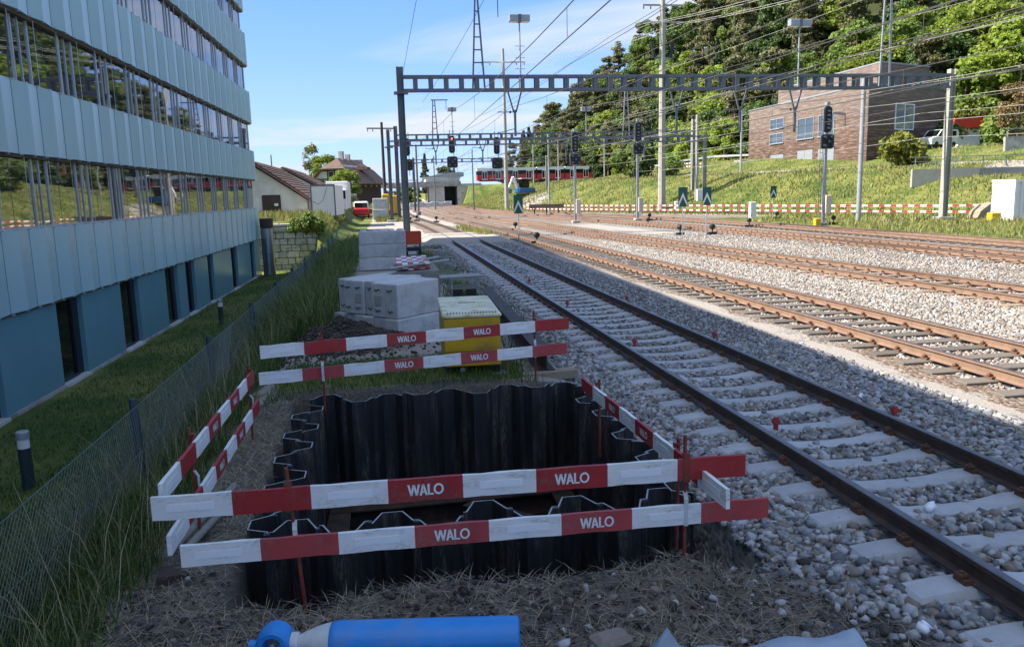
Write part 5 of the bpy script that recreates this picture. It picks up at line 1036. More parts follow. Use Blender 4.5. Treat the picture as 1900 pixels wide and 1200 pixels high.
# ------------------------------------------------------------------ brown building on the embankment
def clad(name, c1, c2, c3):
    m = bpy.data.materials.new(name); m.use_nodes = True; t = m.node_tree; n = t.nodes; l = t.links; b = n['Principled BSDF']; b.inputs['Roughness'].default_value = .85
    co = n.new('ShaderNodeTexCoord').outputs['Object']; mp_ = n.new('ShaderNodeMapping'); mp_.inputs['Scale'].default_value = (.55, .55, 6.5); l.new(co, mp_.inputs[0])
    a = n.new('ShaderNodeTexNoise'); a.inputs['Scale'].default_value = 1.0; a.inputs['Detail'].default_value = 5; a.inputs['Roughness'].default_value = .75; l.new(mp_.outputs[0], a.inputs['Vector'])
    r = n.new('ShaderNodeValToRGB'); e = r.color_ramp.elements; e[0].position = .36; e[0].color = (*c1, 1); e[1].position = .66; e[1].color = (*c3, 1); q = e.new(.5); q.color = (*c2, 1); l.new(a.outputs['Fac'], r.inputs[0])
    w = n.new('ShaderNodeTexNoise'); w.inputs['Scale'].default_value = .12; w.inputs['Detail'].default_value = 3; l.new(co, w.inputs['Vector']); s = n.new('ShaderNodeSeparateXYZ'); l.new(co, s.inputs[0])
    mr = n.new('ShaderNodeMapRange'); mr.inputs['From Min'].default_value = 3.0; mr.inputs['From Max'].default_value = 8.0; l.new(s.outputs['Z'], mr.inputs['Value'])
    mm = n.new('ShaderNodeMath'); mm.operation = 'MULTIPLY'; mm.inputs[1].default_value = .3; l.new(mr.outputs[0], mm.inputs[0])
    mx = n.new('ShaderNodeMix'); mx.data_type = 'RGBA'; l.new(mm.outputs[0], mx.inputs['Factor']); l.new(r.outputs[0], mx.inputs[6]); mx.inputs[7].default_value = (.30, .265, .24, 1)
    wv = n.new('ShaderNodeTexWave'); wv.bands_direction = 'Z'; wv.inputs['Scale'].default_value = 1.6; wv.inputs['Distortion'].default_value = 1.2; l.new(co, wv.inputs['Vector'])
    l.new(mx.outputs[2], b.inputs['Base Color']); bu = n.new('ShaderNodeBump'); bu.inputs['Strength'].default_value = .7; bu.inputs['Distance'].default_value = .05; l.new(a.outputs['Fac'], bu.inputs['Height']); l.new(bu.outputs[0], b.inputs['Normal']); return m
CL = clad('weathered_board_cladding', (.036, .021, .015), (.10, .055, .037), (.27, .185, .14))
br = thing('wood_clad_building', 'large brown wood-clad building with stepped flat roof on the embankment', 'building', (53.5, 83, 4.2))
zb, zt_ = -.6, 8.95
low = [(0, 0), (13.5, 5.6), (13.5, 31), (0, 29.2)]
MB().prism(low, zb, zt_, 'z').build('wall', CL, br)
upp = [(4.3, 4.6), (13.2, 8.3), (13.2, 30.5), (4.3, 29.0)]
MB().prism(upp, zt_ + .19, 11.95, 'z').build('upper_wall', CL, br)
def rim(poly, z0, z1, out):
    c_ = Vector((sum(p[0] for p in poly) / 4, sum(p[1] for p in poly) / 4)); P = [tuple(Vector(p) + (Vector(p) - c_).normalized() * out) for p in poly]; return MB().prism(P, z0, z1, 'z')
rim(low, zt_ + .002, zt_ + .18, .12).build('roof_edge', K['galv'], br); rim(upp, 11.952, 12.12, .12).build('roof_edge', K['galv'], br)
def opening(y0, y1, z0, z1, kind):
    y0, y1, z0, z1 = y0 - 83, y1 - 83, z0 - 4.2, z1 - 4.2
    if kind == 'w':
        f = MB().box(-.10, y0 - .1, z0 - .1, .02, y0, z1 + .1).box(-.10, y1, z0 - .1, .02, y1 + .1, z1 + .1).box(-.10, y0, z1, .02, y1, z1 + .1).box(-.16, y0 - .15, z0 - .12, .02, y1 + .15, z0).build('window', K['alu'], br)
        n_ = 2
        for i in range(n_): a = y0 + (y1 - y0) * i / n_; MB().box(-.03, a + .04, z0 + .002, -.005, y0 + (y1 - y0) * (i + 1) / n_ - .04, z1 - .002).build('pane', K['glass_far'], f)
        MB().box(-.08, (y0 + y1) / 2 - .04, z0, -.032, (y0 + y1) / 2 + .04, z1).build('mullion', K['alu'], f)
    else:
        d = MB().box(-.06, y0, z0, .0, (y0 + y1) / 2 - .02, z1).box(-.06, (y0 + y1) / 2 + .02, z0, .0, y1, z1).build('door', K['galv'], br); MB().box(-.04, y0 - .12, z1 + .002, .01, y1 + .12, z1 + .14).build('lintel', K['wood_dark'], d)
for a in ((101.9, 105.5, 10.1, 11.3, 'w'), (101.9, 105.5, 8.15, 9.35, 'w'), (101.7, 105.3, 4.3, 6.6, 'd'), (94.3, 98.1, 8.25, 10.7, 'w'), (94.3, 98.0, 4.3, 6.8, 'd'), (89.7, 93.0, 8.25, 10.7, 'w'), (89.5, 93.0, 4.3, 6.75, 'd'), (99.9, 101.4, 4.3, 5.9, 'd')): opening(*a)
# window and door in the shaded front face
fd = Vector((13.5, 5.6, 0)).normalized(); fn = Vector((fd.y, -fd.x, 0))
def front(u0, u1, z0, z1):
    def q(u, o, z): p = fd * u + fn * o; return (p.x, p.y, z)
    f = MB()
    for a, b, c_, d in ((u0 - .12, u0, z0 - .12, z1 + .12), (u1, u1 + .12, z0 - .12, z1 + .12), (u0, u1, z1, z1 + .12), (u0, u1, z0 - .12, z0), ((u0 + u1) / 2 - .05, (u0 + u1) / 2 + .05, z0, z1)):
        f.add([q(a, 0, c_), q(b, 0, c_), q(b, 0, d), q(a, 0, d), q(a, .09, c_), q(b, .09, c_), q(b, .09, d), q(a, .09, d)], [(0, 1, 2, 3), (4, 5, 6, 7), (0, 1, 5, 4), (1, 2, 6, 5), (2, 3, 7, 6), (3, 0, 4, 7)])
    w = f.build('window', K['white_clean'], br)
    for a, b in ((u0, (u0 + u1) / 2 - .05), ((u0 + u1) / 2 + .05, u1)): MB().add([q(a, .03, z0), q(b, .03, z0), q(b, .03, z1), q(a, .03, z1)], [(0, 1, 2, 3)]).build('pane', glass('front_glass', (.2, .24, .27), 2.2), w)
front(5.0, 8.4, 4.3, 7.0); front(10.2, 12.4, 1.9, 2.7)
MB().tube((.1, 6.4, zt_), (.1, 6.4, -.5), .05, n=6).build('downpipe', K['galv'], br); MB().bar((-.02, 4.5, 6.2), (-1.6, 4.5, 6.4), .15, .3).build('antenna_arm', K['galv'], br)
t = thing('utility_box', 'low concrete utility box with blue graffiti beside the brown building', 'utility box', (50.9, 108, 4.0)); MB().cbox(-1.1, -1, 0, 1.1, 1, 2.1, .04).build('wall', K['old_concrete'], t)
gf = MB()
for i in range(9): a0 = -.9 + .2 * i; gf.bar((a0, -1.006, .4 + .3 * (i % 3)), (a0 + .25, -1.006, 1.3 - .25 * (i % 2)), .008, .08, 0)
gf.build('graffiti', mat('graffiti_blue', (.35, .42, .6), .7), t)
t = thing('parked_van', 'white van parked nose down beside the brown building', 'van', (63.2, 84.3, H(63.2, 84.3) + .02), R(18))
MB().prism([(-2.4, .35), (2.3, .35), (2.35, 1.7), (2.1, 2.0), (-.6, 2.0), (-1.4, 1.25), (-2.35, 1.0)], -.9, .9).build('body', K['white_clean'], t)
MB().prism([(-.62, 1.88), (-.75, 1.25), (-1.32, 1.27), (-.66, 1.9)], -.905, -.902).build('side_window', K['glass_dark'], t); MB().prism([(.2, 1.85), (.2, 1.3), (1.9, 1.3), (1.9, 1.85)], -.904, -.902).build('side_window', K['glass_dark'], t)
MB().add([(-.64, -.75, 1.97), (-.64, .75, 1.97), (-1.42, .8, 1.27), (-1.42, -.8, 1.27)], [(0, 1, 2, 3)]).build('windscreen', K['glass_dark'], t)
for x_ in (-1.5, 1.5):
    for y_ in (-.85, .85): MB().lathe([(.26, -.1), (.34, -.07), (.34, .07), (.26, .1)], c=(x_, y_, .34), axis='y', n=16).build('wheel', K['black'], t)
t = thing('filling_station', 'low building with bright red roof fascia behind the brown building', 'building', (79, 100, 6.0)); hz = H(80, 100); t.location.z = hz
MB().box(-1, 0, -.5, 9, 8, 3.2).build('wall', K['white_clean'], t); MB().box(-2.6, -1.2, 3.22, 9.5, 8.5, 4.5).build('roof_fascia', mat('bright_red', (.6, .05, .03), .4), t)
for i in range(3): 
    w = MB().box(2.2 + i * 1.7, -.06, .8, 3.7 + i * 1.7, -.002, 2.8).build('window', K['alu'], t)
    for j in range(2): MB().box(2.28 + i * 1.7, -.07, .9 + j * .95, 3.62 + i * 1.7, -.062, 1.75 + j * .95).build('pane', K['glass_far'], w)
t = thing('retaining_parapet', 'low white graffitied parapet wall with steel railing along the ramp', 'wall', (0, 0, 0))
pw_ = [(44.4, 62.3), (50, 61.4), (57, 61.0), (66, 60.8)]
for a, b in zip(pw_[:-1], pw_[1:]):
    MB().bar((*a, 2.75), (*b, 2.75), .3, 1.5).build('wall_section', K['pole_concrete'], t); MB().bar((*a, 4.5), (*b, 4.5), .06, .06).bar((*a, 4.12), (*b, 4.12), .04, .04).build('handrail', K['galv'], t)
    for f in (.05, .35, .65): p = Vector(a).lerp(Vector(b), f); MB().bar((p.x, p.y, 3.6), (p.x, p.y, 4.5), .06, .06).build('railing_post', K['galv'], t)
t = thing('ramp_wall', 'grey concrete ramp wall with railing below the filling station', 'wall', (0, 0, 0)); MB().bar((60, 70.5, 5.6), (72, 69, 5.9), .3, 1.9).build('wall_section', K['old_concrete'], t); MB().bar((60, 70.5, 7.3), (72, 69, 7.6), .07, .07).build('handrail', K['galv'], t)
for f in (.02, .3, .6, .9): p = Vector((60, 70.5, 6.5)).lerp(Vector((72, 69, 6.8)), f); MB().bar(p, p + Vector((0, 0, .8)), .06, .06).build('railing_post', K['galv'], t)
t = thing('guard_rail', 'pale guard rail along the upper road below the wood', 'guard rail', (0, 0, 0)); P = [(41, 122), (46, 120.5), (51, 119), (57, 116)]; P3 = [(x, y, H(x, y) + .75) for x, y in P]
for a, b in zip(P3[:-1], P3[1:]): MB().bar(a, b, .06, .28).build('rail', K['white_clean'], t)
for p in P3: MB().bar((p[0], p[1], p[2] - 1), (p[0], p[1], p[2]), .08, .08).build('post', K['galv'], t)

# ------------------------------------------------------------------ road bridge, underpass and red train
b_ = thing('road_bridge', 'low grey bridge with railing crossing the far end of the yard', 'bridge', (0, 0, 0))
MB().box(-24, 194, 4.35, 19.2, 203, 5.05).build('deck', K['old_concrete'], b_)
MB().box(-24, 194.1, 5.052, 19.2, 194.35, 5.5).build('parapet', K['old_concrete'], b_)
for z in (5.85, 6.15): MB().bar((-24, 194.2, z), (19.2, 194.2, z), .05, .05).build('handrail', K['galv'], b_)
for i in range(22): MB().bar((-23.5 + 2 * i, 194.2, 5.5), (-23.5 + 2 * i, 194.2, 6.17), .06, .06).build('railing_post', K['galv'], b_)
MB().box(11.5, 194.6, -.3, 15.2, 203, 4.348).build('pier', mat('graffiti_plaster', (.52, .49, .44), .9, var=.2, scale=.5, col2=(.55, .42, .15), c2scale=.35, c2lo=.58, c2hi=.66), b_)
MB().box(18.3, 194.2, -.3, 24.2, 204, 4.9).build('abutment', mat('graffiti_concrete', (.42, .40, .37), .9, var=.2, scale=.8, col2=(.12, .12, .13), c2scale=.9, c2lo=.6, c2hi=.66), b_)
MB().box(-24, 194.6, -.3, -13, 203, 4.348).build('abutment', K['old_concrete'], b_); MB().box(15.25, 200, -.3, 18.2, 203, 4.34).build('underpass_shade', K['black'], b_)  # black block at the back of the underpass opening stands in for its shade
MB().box(10.8, 194.7, 5.052, 19, 202.5, 6.6).build('shelter_wall', K['plaster_white'], b_); MB().prism([(10.3, 6.62), (20, 6.62), (20, 7.6), (16.5, 7.6)], 194.5, 202.8).build('shelter_roof', K['galv'], b_)
tr = thing('red_train', 'red and white light rail train passing on the far embankment', 'train', (23.8, 200.2, 5.35)); segs = [(0, 7.4), (7.7, 14.8), (15.1, 22.0), (22.3, 29.5)]
for i, (a, b) in enumerate(segs):
    last = i == 3
    def bodyp(z0, z1, y0=0, inset=0):
        q = .0
        if last: return [(a, z0), (b - .9 * (z1 + z0) / 6, z0), (b - .55 * (z1) / 3, z1), (a, z1)]
        return [(a, z0), (b, z0), (b, z1), (a, z1)]
    MB().prism(bodyp(.2, 1.6), -1.25, 1.25).build('red_side', K['tram_red'], tr)
    MB().prism(bodyp(1.602, 2.55), -1.22, 1.22).build('window_band', K['glass_dark'], tr)
    MB().box(a, -1.24, 2.552, b - (1.0 if last else 0), 1.24, 3.25).build('white_roof', K['tram_white'], tr)
    if last: MB().prism([(b - 1.0, 2.602), (b - .35, 2.602), (b - .6, 3.1), (b - 1.0, 3.25)], -1.2, 1.2).build('nose', K['black'], tr)
    for dx_ in (1.2, 4.6):
        d = MB().box(a + dx_, -1.29, .4, a + dx_ + 1.3, -1.252, 2.6).build('door', K['tram_white'], tr)
        for s in (0.08, .7): MB().box(a + dx_ + s, -1.30, .6, a + dx_ + s + .5, -1.292, 2.35).build('door_window', K['glass_dark'], d)
    MB().box(a + .6, -1.0, 0, b - .6, 1.0, .348).build('bogie', K['black'], tr)
    if i < 3: MB().box(b + .002, -1.1, .4, b + .298, 1.1, 3.0).build('gangway', K['black'], tr)
MB().bar((26.5, 0, 3.3), (27.7, 0, 4.1), .08, .08).bar((27.7, 0, 4.1), (26.9, 0, 4.7), .06, .06).build('pantograph', K['tram_red'], tr)

# ------------------------------------------------------------------ sheds and house at the far left
def tiled(name, p00, p10, p11, p01, nu, nv, mt, par):
    """pitched roof plane with lapped courses of tiles: one object for each course"""
    a, b, c_, d = map(Vector, (p00, p10, p11, p01)); nrm = (b - a).cross(d - a).normalized()
    if nrm.z < 0: nrm = -nrm
    for j in range(nv):
        f0, f1 = j / nv, (j + 1.06) / nv; m = MB()
        for i in range(nu):
            u0, u1 = i / nu, (i + .96) / nu; um = (u0 + u1) / 2
            def q(u, f, lift): return a.lerp(b, u).lerp(d.lerp(c_, u), min(f, 1)) + nrm * lift
            m.add([q(u0, f0, .07), q(um, f0, .11), q(u1, f0, .07), q(u1, f1, .01), q(um, f1, .04), q(u0, f1, .01)], [(0, 1, 4, 5), (1, 2, 3, 4)])
        m.build('tile_course', mt, par)
sh = thing('white_shed', 'white plastered shed with brown tiled roof beside the office building', 'shed', (0, 0, 0)); Y0, Y1 = 65, 83
MB().prism([(-13.6, .6), (-5.75, .6), (-5.75, 2.35), (-9.7, 5.05), (-13.6, 2.35)], Y0, Y1).build('wall', K['plaster_white'], sh)
r_ = MB().prism([(-5.35, 2.2), (-9.7, 5.2), (-9.7, 5.38), (-5.35, 2.38)], Y0 - .5, Y1 + .3).build('roof', K['roof_tile'], sh); MB().prism([(-9.7, 5.2), (-14, 2.2), (-14, 2.38), (-9.7, 5.38)], Y0 - .5, Y1 + .3).build('roof', K['roof_tile'], sh)
tiled('tiles', (-5.35, Y0 - .5, 2.4), (-5.35, Y1 + .3, 2.4), (-9.7, Y1 + .3, 5.4), (-9.7, Y0 - .5, 5.4), 46, 13, K['roof_tile'], sh)
d = MB().box(-9.1, Y0 - .06, .6, -7.7, Y0 - .002, 2.75).build('door', K['wood_dark'], sh); MB().box(-8.2, Y0 - .08, 1.9, -7.9, Y0 - .062, 2.1).build('notice', K['sign_white'], d)
for z0_, x0_ in ((2.15, -5.35),): MB().tube((-5.6, Y0 - .1, .6), (-5.6, Y0 - .1, 2.2), .05, n=6).build('downpipe', K['wood_dark'], sh)
s2 = thing('rear_shed', 'second brown tiled shed behind the white shed', 'shed', (0, 0, 0)); MB().prism([(-14, .9), (-6.3, .9), (-6.3, 3.3), (-10.2, 5.45), (-14, 3.3)], 90, 112).build('wall', K['plaster_white'], s2)
MB().prism([(-5.7, 3.15), (-10.2, 5.62), (-10.2, 5.8), (-5.7, 3.33)], 89.4, 112.4).build('roof', K['roof_tile'], s2); MB().prism([(-10.2, 5.62), (-14.6, 3.15), (-14.6, 3.33), (-10.2, 5.8)], 89.4, 112.4).build('roof', K['roof_tile'], s2)
tiled('tiles', (-5.7, 89.4, 3.35), (-5.7, 112.4, 3.35), (-10.2, 112.4, 5.82), (-10.2, 89.4, 5.82), 40, 11, K['roof_tile'], s2)
MB().tube((-11.6, 92, 4.6), (-11.6, 92, 7.2), .07, n=6).build('flue', K['dark_steel'], s2)
t = thing('box_trailer', 'white box trailer with dark edges beside the white shed', 'trailer', (-5.15, 62.2, 1.0), R(-4)); MB().box(0, 0, .1, 1.75, 5.5, 2.35).build('box', K['white_clean'], t)
for a in ((-.03, -.03, 0, .05, .04, 2.42), (1.70, -.03, 0, 1.79, .04, 2.42), (.052, -.03, 2.3, 1.698, .04, 2.42)): MB().box(*a).build('edge_profile', K['dark_steel'], t)
MB().path([(.1, -.05, 1.2), (.5, -.05, .95), (.9, -.05, 1.3), (1.2, -.05, 2.2)], .015, 5).build('cable', K['black'], t)
t = thing('box_truck', 'white lorry body behind the box trailer', 'truck', (-4.75, 74, 1.0)); MB().cbox(0, 0, .4, 1.9, 6, 2.85, .05).build('box', K['white_clean'], t); MB().cbox(.1, -1.3, .3, 1.8, -.05, 2.2, .12).build('cab', K['white_clean'], t); MB().box(.2, -1.32, 1.3, 1.7, -1.302, 2.0).build('windscreen', K['glass_dark'], t)
hs = thing('timber_framed_house', 'old half-timbered house with hipped tile roof and chimneys', 'house', (-8.0, 150, 1.2), R(-17))
w2, ln = 3.9, 15.0
MB().prism([(-w2, 0), (w2, 0), (w2, 4.6), (1.6, 7.0), (-1.6, 7.0), (-w2, 4.6)], 0, ln).build('wall', K['plaster_white'], hs)
tmb = MB()
for x_ in (-3.8, -1.3, 0, 1.3, 3.8): tmb.box(x_ - .12, -.05, 2.6, x_ + .12, -.003, 6.8 if abs(x_) < 2 else 4.5)
for z in (2.5, 4.4, 5.9): tmb.box(-3.85 if z < 5 else -2.2, -.056, z, 3.85 if z < 5 else 2.2, -.051, z + .22)
tmb.build('timber_frame', K['wood_dark'], hs)
side = MB().box(w2 + .003, 0, .0, w2 + .06, ln, 4.55).build('timber_cladding', K['wood_dark'], hs)
for i in range(4): wn = MB().box(w2 + .062, 1.5 + i * 3.4, 3.1, w2 + .09, 2.6 + i * 3.4, 4.2).build('window', K['white_clean'], hs); MB().box(w2 + .092, 1.6 + i * 3.4, 3.2, w2 + .10, 2.5 + i * 3.4, 4.1).build('pane', K['glass_far'], wn)
for x_ in (-.65, .65): wn = MB().box(x_ - .4, -.09, 4.75, x_ + .4, -.057, 5.8).build('window', K['wood_dark'], hs)
for x_ in (-2.5, 2.5): wn = MB().box(x_ - .5, -.09, 3.0, x_ + .5, -.057, 4.3).build('window', K['wood_dark'], hs)
zr, ze, we = 8.3, 3.6, 5.2
V = [(-we, -1, ze), (we, -1, ze), (we, ln + 1, ze), (-we, ln + 1, ze), (-2.3, -1.2, 6.35), (2.3, -1.2, 6.35), (2.3, ln + 1, 6.35), (-2.3, ln + 1, 6.35), (0, 1.8, zr), (0, ln - 1.8, zr)]
ro = MB().add(V, [(1, 2, 6, 5), (0, 4, 7, 3), (5, 6, 9, 8), (4, 8, 9, 7), (4, 5, 8), (6, 7, 9)]).build('roof', K['roof_tile_red'], hs); so_ = ro.modifiers.new('thickness', 'SOLIDIFY'); so_.thickness = .25
for y_, h_ in ((4, 9.6), (7.5, 9.2)): MB().box(-.4, y_ - .4, 7.2, .4, y_ + .4, h_).build('chimney', K['old_concrete'], ro)
dm = MB().prism([(2.3, 6.2), (4.2, 6.2), (4.2, 6.7), (2.3, 7.2)], 6, 8).build('dormer', K['roof_tile_red'], ro)
tag(MB().box(-11.5, 231, 0, -4.6, 240, 12.6).build('far_block', K['galv']), 'grey flat-roofed block rising behind the half-timbered house', 'building')
t = thing('lean_to', 'low brown roofed lean-to beside the red van', 'shed', (-5.2, 112, 1.0)); MB().box(-1, 0, 0, 1.2, 4, 1.3).build('wall', K['wood_dark'], t); MB().prism([(-1.3, 2.3), (1.6, 1.25), (1.6, 1.4), (-1.3, 2.45)], -.3, 4.3).build('roof', K['roof_tile'], t)
for i, (x_, y_, r__) in enumerate(((-1.6, 99, .0), (.3, 97.4, .1))):
    t = thing('site_barrier', ['red lattice barrier beside the red van', 'red lattice barrier before the pale concrete blocks'][i], 'barrier', (x_, y_, H(x_, y_)), r__); MB().box(-1, -.02, .6, 1, .02, .9).box(-1, -.02, .15, 1, .02, .3).build('board', K['tram_red'], t)
    for s in (-.9, .9): MB().bar((s, 0, 0), (s, 0, 1.0), .05, .05).build('leg', K['galv'], t)
for i in range(6): tag(MB().cbox(6.2 + i * 1.55, 178, -.25, 7.7 + i * 1.55, 178.8, .75 + .2 * (i % 2), .05).build('concrete_bin_wall', K['concrete']), 'pale concrete bin wall in front of the bridge', 'concrete wall', 'bin walls before the bridge')

# ------------------------------------------------------------------ trees
LEAF = {
    'bright': leaf_mat('leaves_bright', (.16, .245, .03), (.31, .375, .055), .30, .45), 'mid': leaf_mat('leaves_mid', (.105, .175, .03), (.20, .265, .055), .30, .4),
    'dark': leaf_mat('leaves_dark', (.055, .10, .026), (.10, .155, .04), .30, .3), 'pine': leaf_mat('needles_pine', (.085, .105, .035), (.17, .155, .065), .35, .2),
    'spruce': leaf_mat('needles_spruce', (.035, .058, .026), (.06, .085, .034), .35, .12), 'birch': leaf_mat('leaves_birch', (.17, .19, .06), (.26, .27, .11), .4, .3), 'yellow': leaf_mat('leaves_yellowgreen', (.16, .19, .025), (.26, .26, .04), .5, .35), 'brown': leaf_mat('leaves_brown', (.14, .10, .04), (.22, .15, .06), .5, .25)}
def leaf_cloud(lobes, n, s, squash=.8, up=.35):
    w = np.array([(l[3] * l[4] + l[4] * l[5] + l[3] * l[5]) for l in lobes]); ix = rng.choice(len(lobes), n, p=w / w.sum()); Lb = np.array(lobes)[ix]
    d = rng.normal(size=(n, 3)); d /= np.linalg.norm(d, axis=1)[:, None]; d[:, 2] = np.where(d[:, 2] < -.7, -d[:, 2], d[:, 2])
    rr = rng.uniform(.22, 1.22, n); P = Lb[:, :3] + d * Lb[:, 3:6] * rr[:, None]
    nr = d * 1.0 + rng.normal(0, .55, (n, 3)) + np.array([0, 0, up]); nr /= np.linalg.norm(nr, axis=1)[:, None]
    a = np.cross(nr, rng.normal(size=(n, 3))); a /= np.linalg.norm(a, axis=1)[:, None]; b = np.cross(nr, a); sz = s * rng.uniform(.55, 1.35, n)[:, None]
    V = np.stack([P - a * sz - b * sz * .35, P + a * sz * .2 - b * sz * squash, P + a * sz + b * sz * .3, P - a * sz * .25 + b * sz * squash], 1).reshape(-1, 3)
    return V, np.arange(4 * n).reshape(-1, 4)
def make_tree(kind, mt, seed, leaves=12000):
    r = random.Random(seed); lobes = []; tk = MB()
    if kind == 'broad':
        h, rad = 13.0, 4.3
        for i in range(46):
            f = r.random() ** .8; z = 1.9 + f * (h - 3.3); rr = rad * math.sqrt(max(.08, 1 - ((z - 6.2) / 7.2) ** 2)) * r.uniform(.45, .95); a = r.uniform(0, 6.28); q = r.uniform(.8, 1.6) * (1.15 - .35 * f)
            lobes.append((rr * math.cos(a), rr * math.sin(a), z, q, q, q * r.uniform(.6, .85)))
        lobes.append((0, 0, h - 1.8, 1.5, 1.5, 1.3)); tk.tube((0, 0, -1.5), (0, 0, 5), .32, .2, 8).tube((0, 0, 5), (.3, .1, 10), .2, .07, 7)
        for l in lobes[:9]: tk.tube((0, 0, 2.2 + .25 * l[2]), l[:3], .12, .03, 5)
        s = .22
    elif kind == 'pine':
        h = 16.0
        for i in range(44):
            z = r.uniform(4.5, 15.2); rr = r.uniform(.2, 2.9) * (1.3 - .75 * (z - 4.5) / 11); a = r.uniform(0, 6.28); q = r.uniform(.5, 1.15); lobes.append((rr * math.cos(a), rr * math.sin(a), z, q * 1.2, q * 1.2, q * .6))
        lobes.append((0, 0, 15.2, 1.0, 1.0, .8)); tk.tube((0, 0, -1.5), (.1, 0, 9), .25, .17, 8).tube((.1, 0, 9), (0, 0, 15.2), .17, .05, 7)
        for l in lobes[:12]: tk.tube((0.05, 0, l[2] - .5), l[:3], .07, .02, 5)
        s = .19
    elif kind == 'spruce':
        h = 15.0
        for i in range(13):
            z = 1.8 + i * 1.0; q = 2.7 * (1 - i / 13.6)
            for k in range(5): a = r.uniform(0, 6.28); lobes.append((q * .55 * math.cos(a), q * .55 * math.sin(a), z - .2, max(.25, q * .55), max(.25, q * .55), .5))
        tk.tube((0, 0, -1.5), (0, 0, 15), .25, .03, 8); s = .24
    elif kind == 'bush':
        for i in range(16): a = r.uniform(0, 6.28); rr = r.uniform(0, 1.3); z = r.uniform(.5, 2.2); lobes.append((rr * math.cos(a), rr * math.sin(a), z, .8, .8, .7))
        for i in range(6): a = i * 1.05; tk.tube((0, 0, -.3), (.8 * math.cos(a), .8 * math.sin(a), 1.5), .06, .02, 5)
        s = .16
    elif kind == 'birch':
        for i in range(22): z = r.uniform(3, 12.3); rr = r.uniform(.2, 2.3) * (1.25 - z / 15); a = r.uniform(0, 6.28); lobes.append((rr * math.cos(a), rr * math.sin(a), z, .75, .75, .9))
        tk.tube((0, 0, -1), (.2, 0, 11.5), .2, .04, 8); s = .2
    V, F = leaf_cloud(lobes, leaves, s); crown = np_mesh('crown', V, F, mt)
    trunk = tk.mesh('trunk', K['pine_bark'] if kind == 'pine' else K['birch_bark'] if kind == 'birch' else K['bark']); return trunk, crown
PROTO = {}
for kind, leaf, nm_, seeds in (('broad', 'bright', 'bright', (1, 2, 3)), ('broad', 'mid', 'mid', (4, 5, 6)), ('broad', 'dark', 'dark', (7, 8)), ('pine', 'pine', 'pine', (9, 10, 11)), ('spruce', 'spruce', 'spruce', (12, 13))):
    PROTO[nm_] = [make_tree(kind, LEAF[leaf], s) for s in seeds]
PROTO['bush'] = [make_tree('bush', LEAF['mid'], 20, 3000)]; PROTO['roundbush'] = [make_tree('bush', LEAF['yellow'], 21, 4200)]; PROTO['birch'] = [make_tree('birch', LEAF['birch'], 22, 1900)]; PROTO['brown'] = [make_tree('broad', LEAF['brown'], 23, 4500)]
def put(nm_, x, y, sc, label, group=None, name='tree', z=None, sz=None):
    tkm, crm = random.choice(PROTO[nm_]); t = thing(name, label, 'tree' if 'tree' in name else 'bush', (x, y, H(x, y) - .1 if z is None else z), random.uniform(0, 6.28), group); t.scale = (sc, sc, sz or sc * random.uniform(.9, 1.12))
    link('trunk', tkm, t); link('crown', crm, t); return t
LBL = {'bright': ('broadleaf_tree', 'bright light green broadleaf tree on the wooded hillside', 'light green trees of the wood'), 'mid': ('broadleaf_tree', 'mid green broadleaf tree on the wooded hillside', 'mid green trees of the wood'), 'dark': ('broadleaf_tree', 'dark green broadleaf tree on the wooded hillside', 'dark green trees of the wood'), 'pine': ('pine_tree', 'brownish olive pine tree on the wooded hillside', 'pines of the wood'), 'spruce': ('spruce_tree', 'dark pointed spruce tree on the wooded hillside', 'spruces of the wood')}
cnt = 0
for r_i, dd in enumerate((0, 5.5, 12, 19, 27, 36, 47, 60)):
    y = 58.0
    while y < 292:
        yy = y + random.uniform(-2.5, 2.5); x = float(np.interp(yy, GY, GX)) + dd + random.uniform(-2.5, 2.5)
        if yy > 225: p = [.06, .20, .28, .40, .06]
        elif yy > 140: p = [.26, .26, .13, .30, .05] if dd < 22 else [.06, .16, .14, .56, .08]
        else: p = [.46, .30, .16, .06, .02] if dd < 32 else [.30, .34, .16, .16, .04]
        k = ['bright', 'mid', 'dark', 'pine', 'spruce'][int(rng.choice(5, p=p))]; a = LBL[k]; put(k, x, yy, random.uniform(.95, 1.3) * (.75 if dd < 5 else 1), a[1], a[2], a[0]); y += 7.6 + r_i * .25
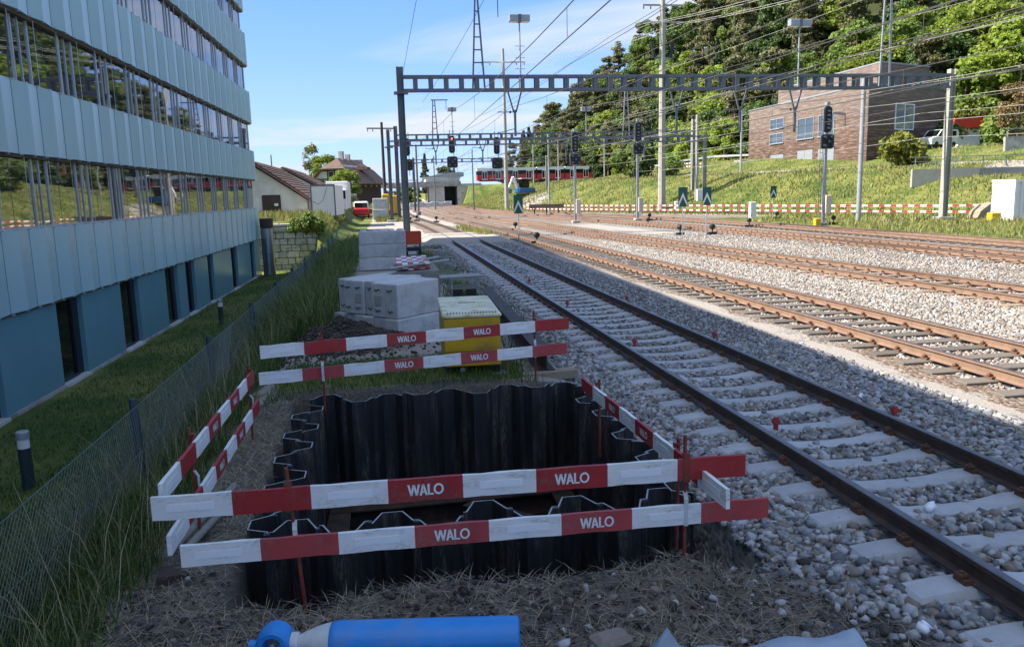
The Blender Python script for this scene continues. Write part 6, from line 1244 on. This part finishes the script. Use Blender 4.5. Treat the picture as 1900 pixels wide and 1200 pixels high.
for dd in (2, 11, 22):
    y = -70.0
    while y < 56: k = random.choice(['mid', 'dark', 'bright', 'pine']); a = LBL[k]; yy = y + random.uniform(-3, 3); put(k, float(np.interp(yy, GY, GX)) + dd + random.uniform(-3, 3), yy, random.uniform(.95, 1.25), a[1], a[2], a[0]); y += 10.5
put('birch', -13.5, 170, .95, 'slender airy birch rising behind the half-timbered house', None, 'birch_tree'); put('bright', -10.3, 166, .8, 'rounded light green tree behind the half-timbered house', None, 'broadleaf_tree')
put('bright', -4.9, 122, .5, 'round green tree in front of the half-timbered house', None, 'broadleaf_tree', sz=.44)
put('spruce', 11.9, 215, .72, 'lone dark spruce above the bridge', None, 'spruce_tree', 2.0); put('dark', 17.5, 222, .6, 'dark tree top left of the train', None, 'broadleaf_tree', 2.0)
put('spruce', 20.5, 226, .55, 'small dark spruce beside the tree top left of the train', None, 'spruce_tree', 2.0)
put('bush', 34.6, 108, 1.75, 'large shrub on the embankment below the road', None, 'shrub'); put('roundbush', 36.5, 112, 1.0, 'yellow-green shrub behind the large embankment shrub', None, 'shrub'); put('bush', 39, 106, 1.1, 'low dark shrub at the right of the large embankment shrub', None, 'shrub')
put('roundbush', 50, 72, 1.32, 'round clipped yellow-green bush before the brown building', None, 'round_bush', H(50, 72) - .25, 1.3)
put('brown', 65.3, 75, .5, 'brownish small tree beside the filling station', None, 'broadleaf_tree'); put('bush', 70, 82, 1.5, 'dark hedge shrub below the filling station', None, 'shrub'); put('bush', 66.5, 88, 1.3, 'dark shrub beside the parked van', None, 'shrub')
for i in range(3): put('bush', -13 + i * 1.4 + random.uniform(-.4, .4), 51.2 + random.uniform(-.4, .8) + (4 if i < 3 else 0), random.uniform(.3, .5), 'small overgrown bush on top of the stone retaining wall', 'bushes on the stone wall', 'small_bush')
for x_, s_ in ((-4.5, .42), (-5.1, .3), (-3.9, .35)): put('bush', x_, 49.2, s_, 'dark creeper hanging over the top of the stone retaining wall', 'creepers on the stone wall', 'creeper_bush', .35)
for i, (x_, y_) in enumerate(((8.5, 206), (6, 207), (3, 208))): put('mid', x_, y_, .45, 'green tree seen under the far bridge', 'trees beyond the bridge', 'broadleaf_tree', -.3)
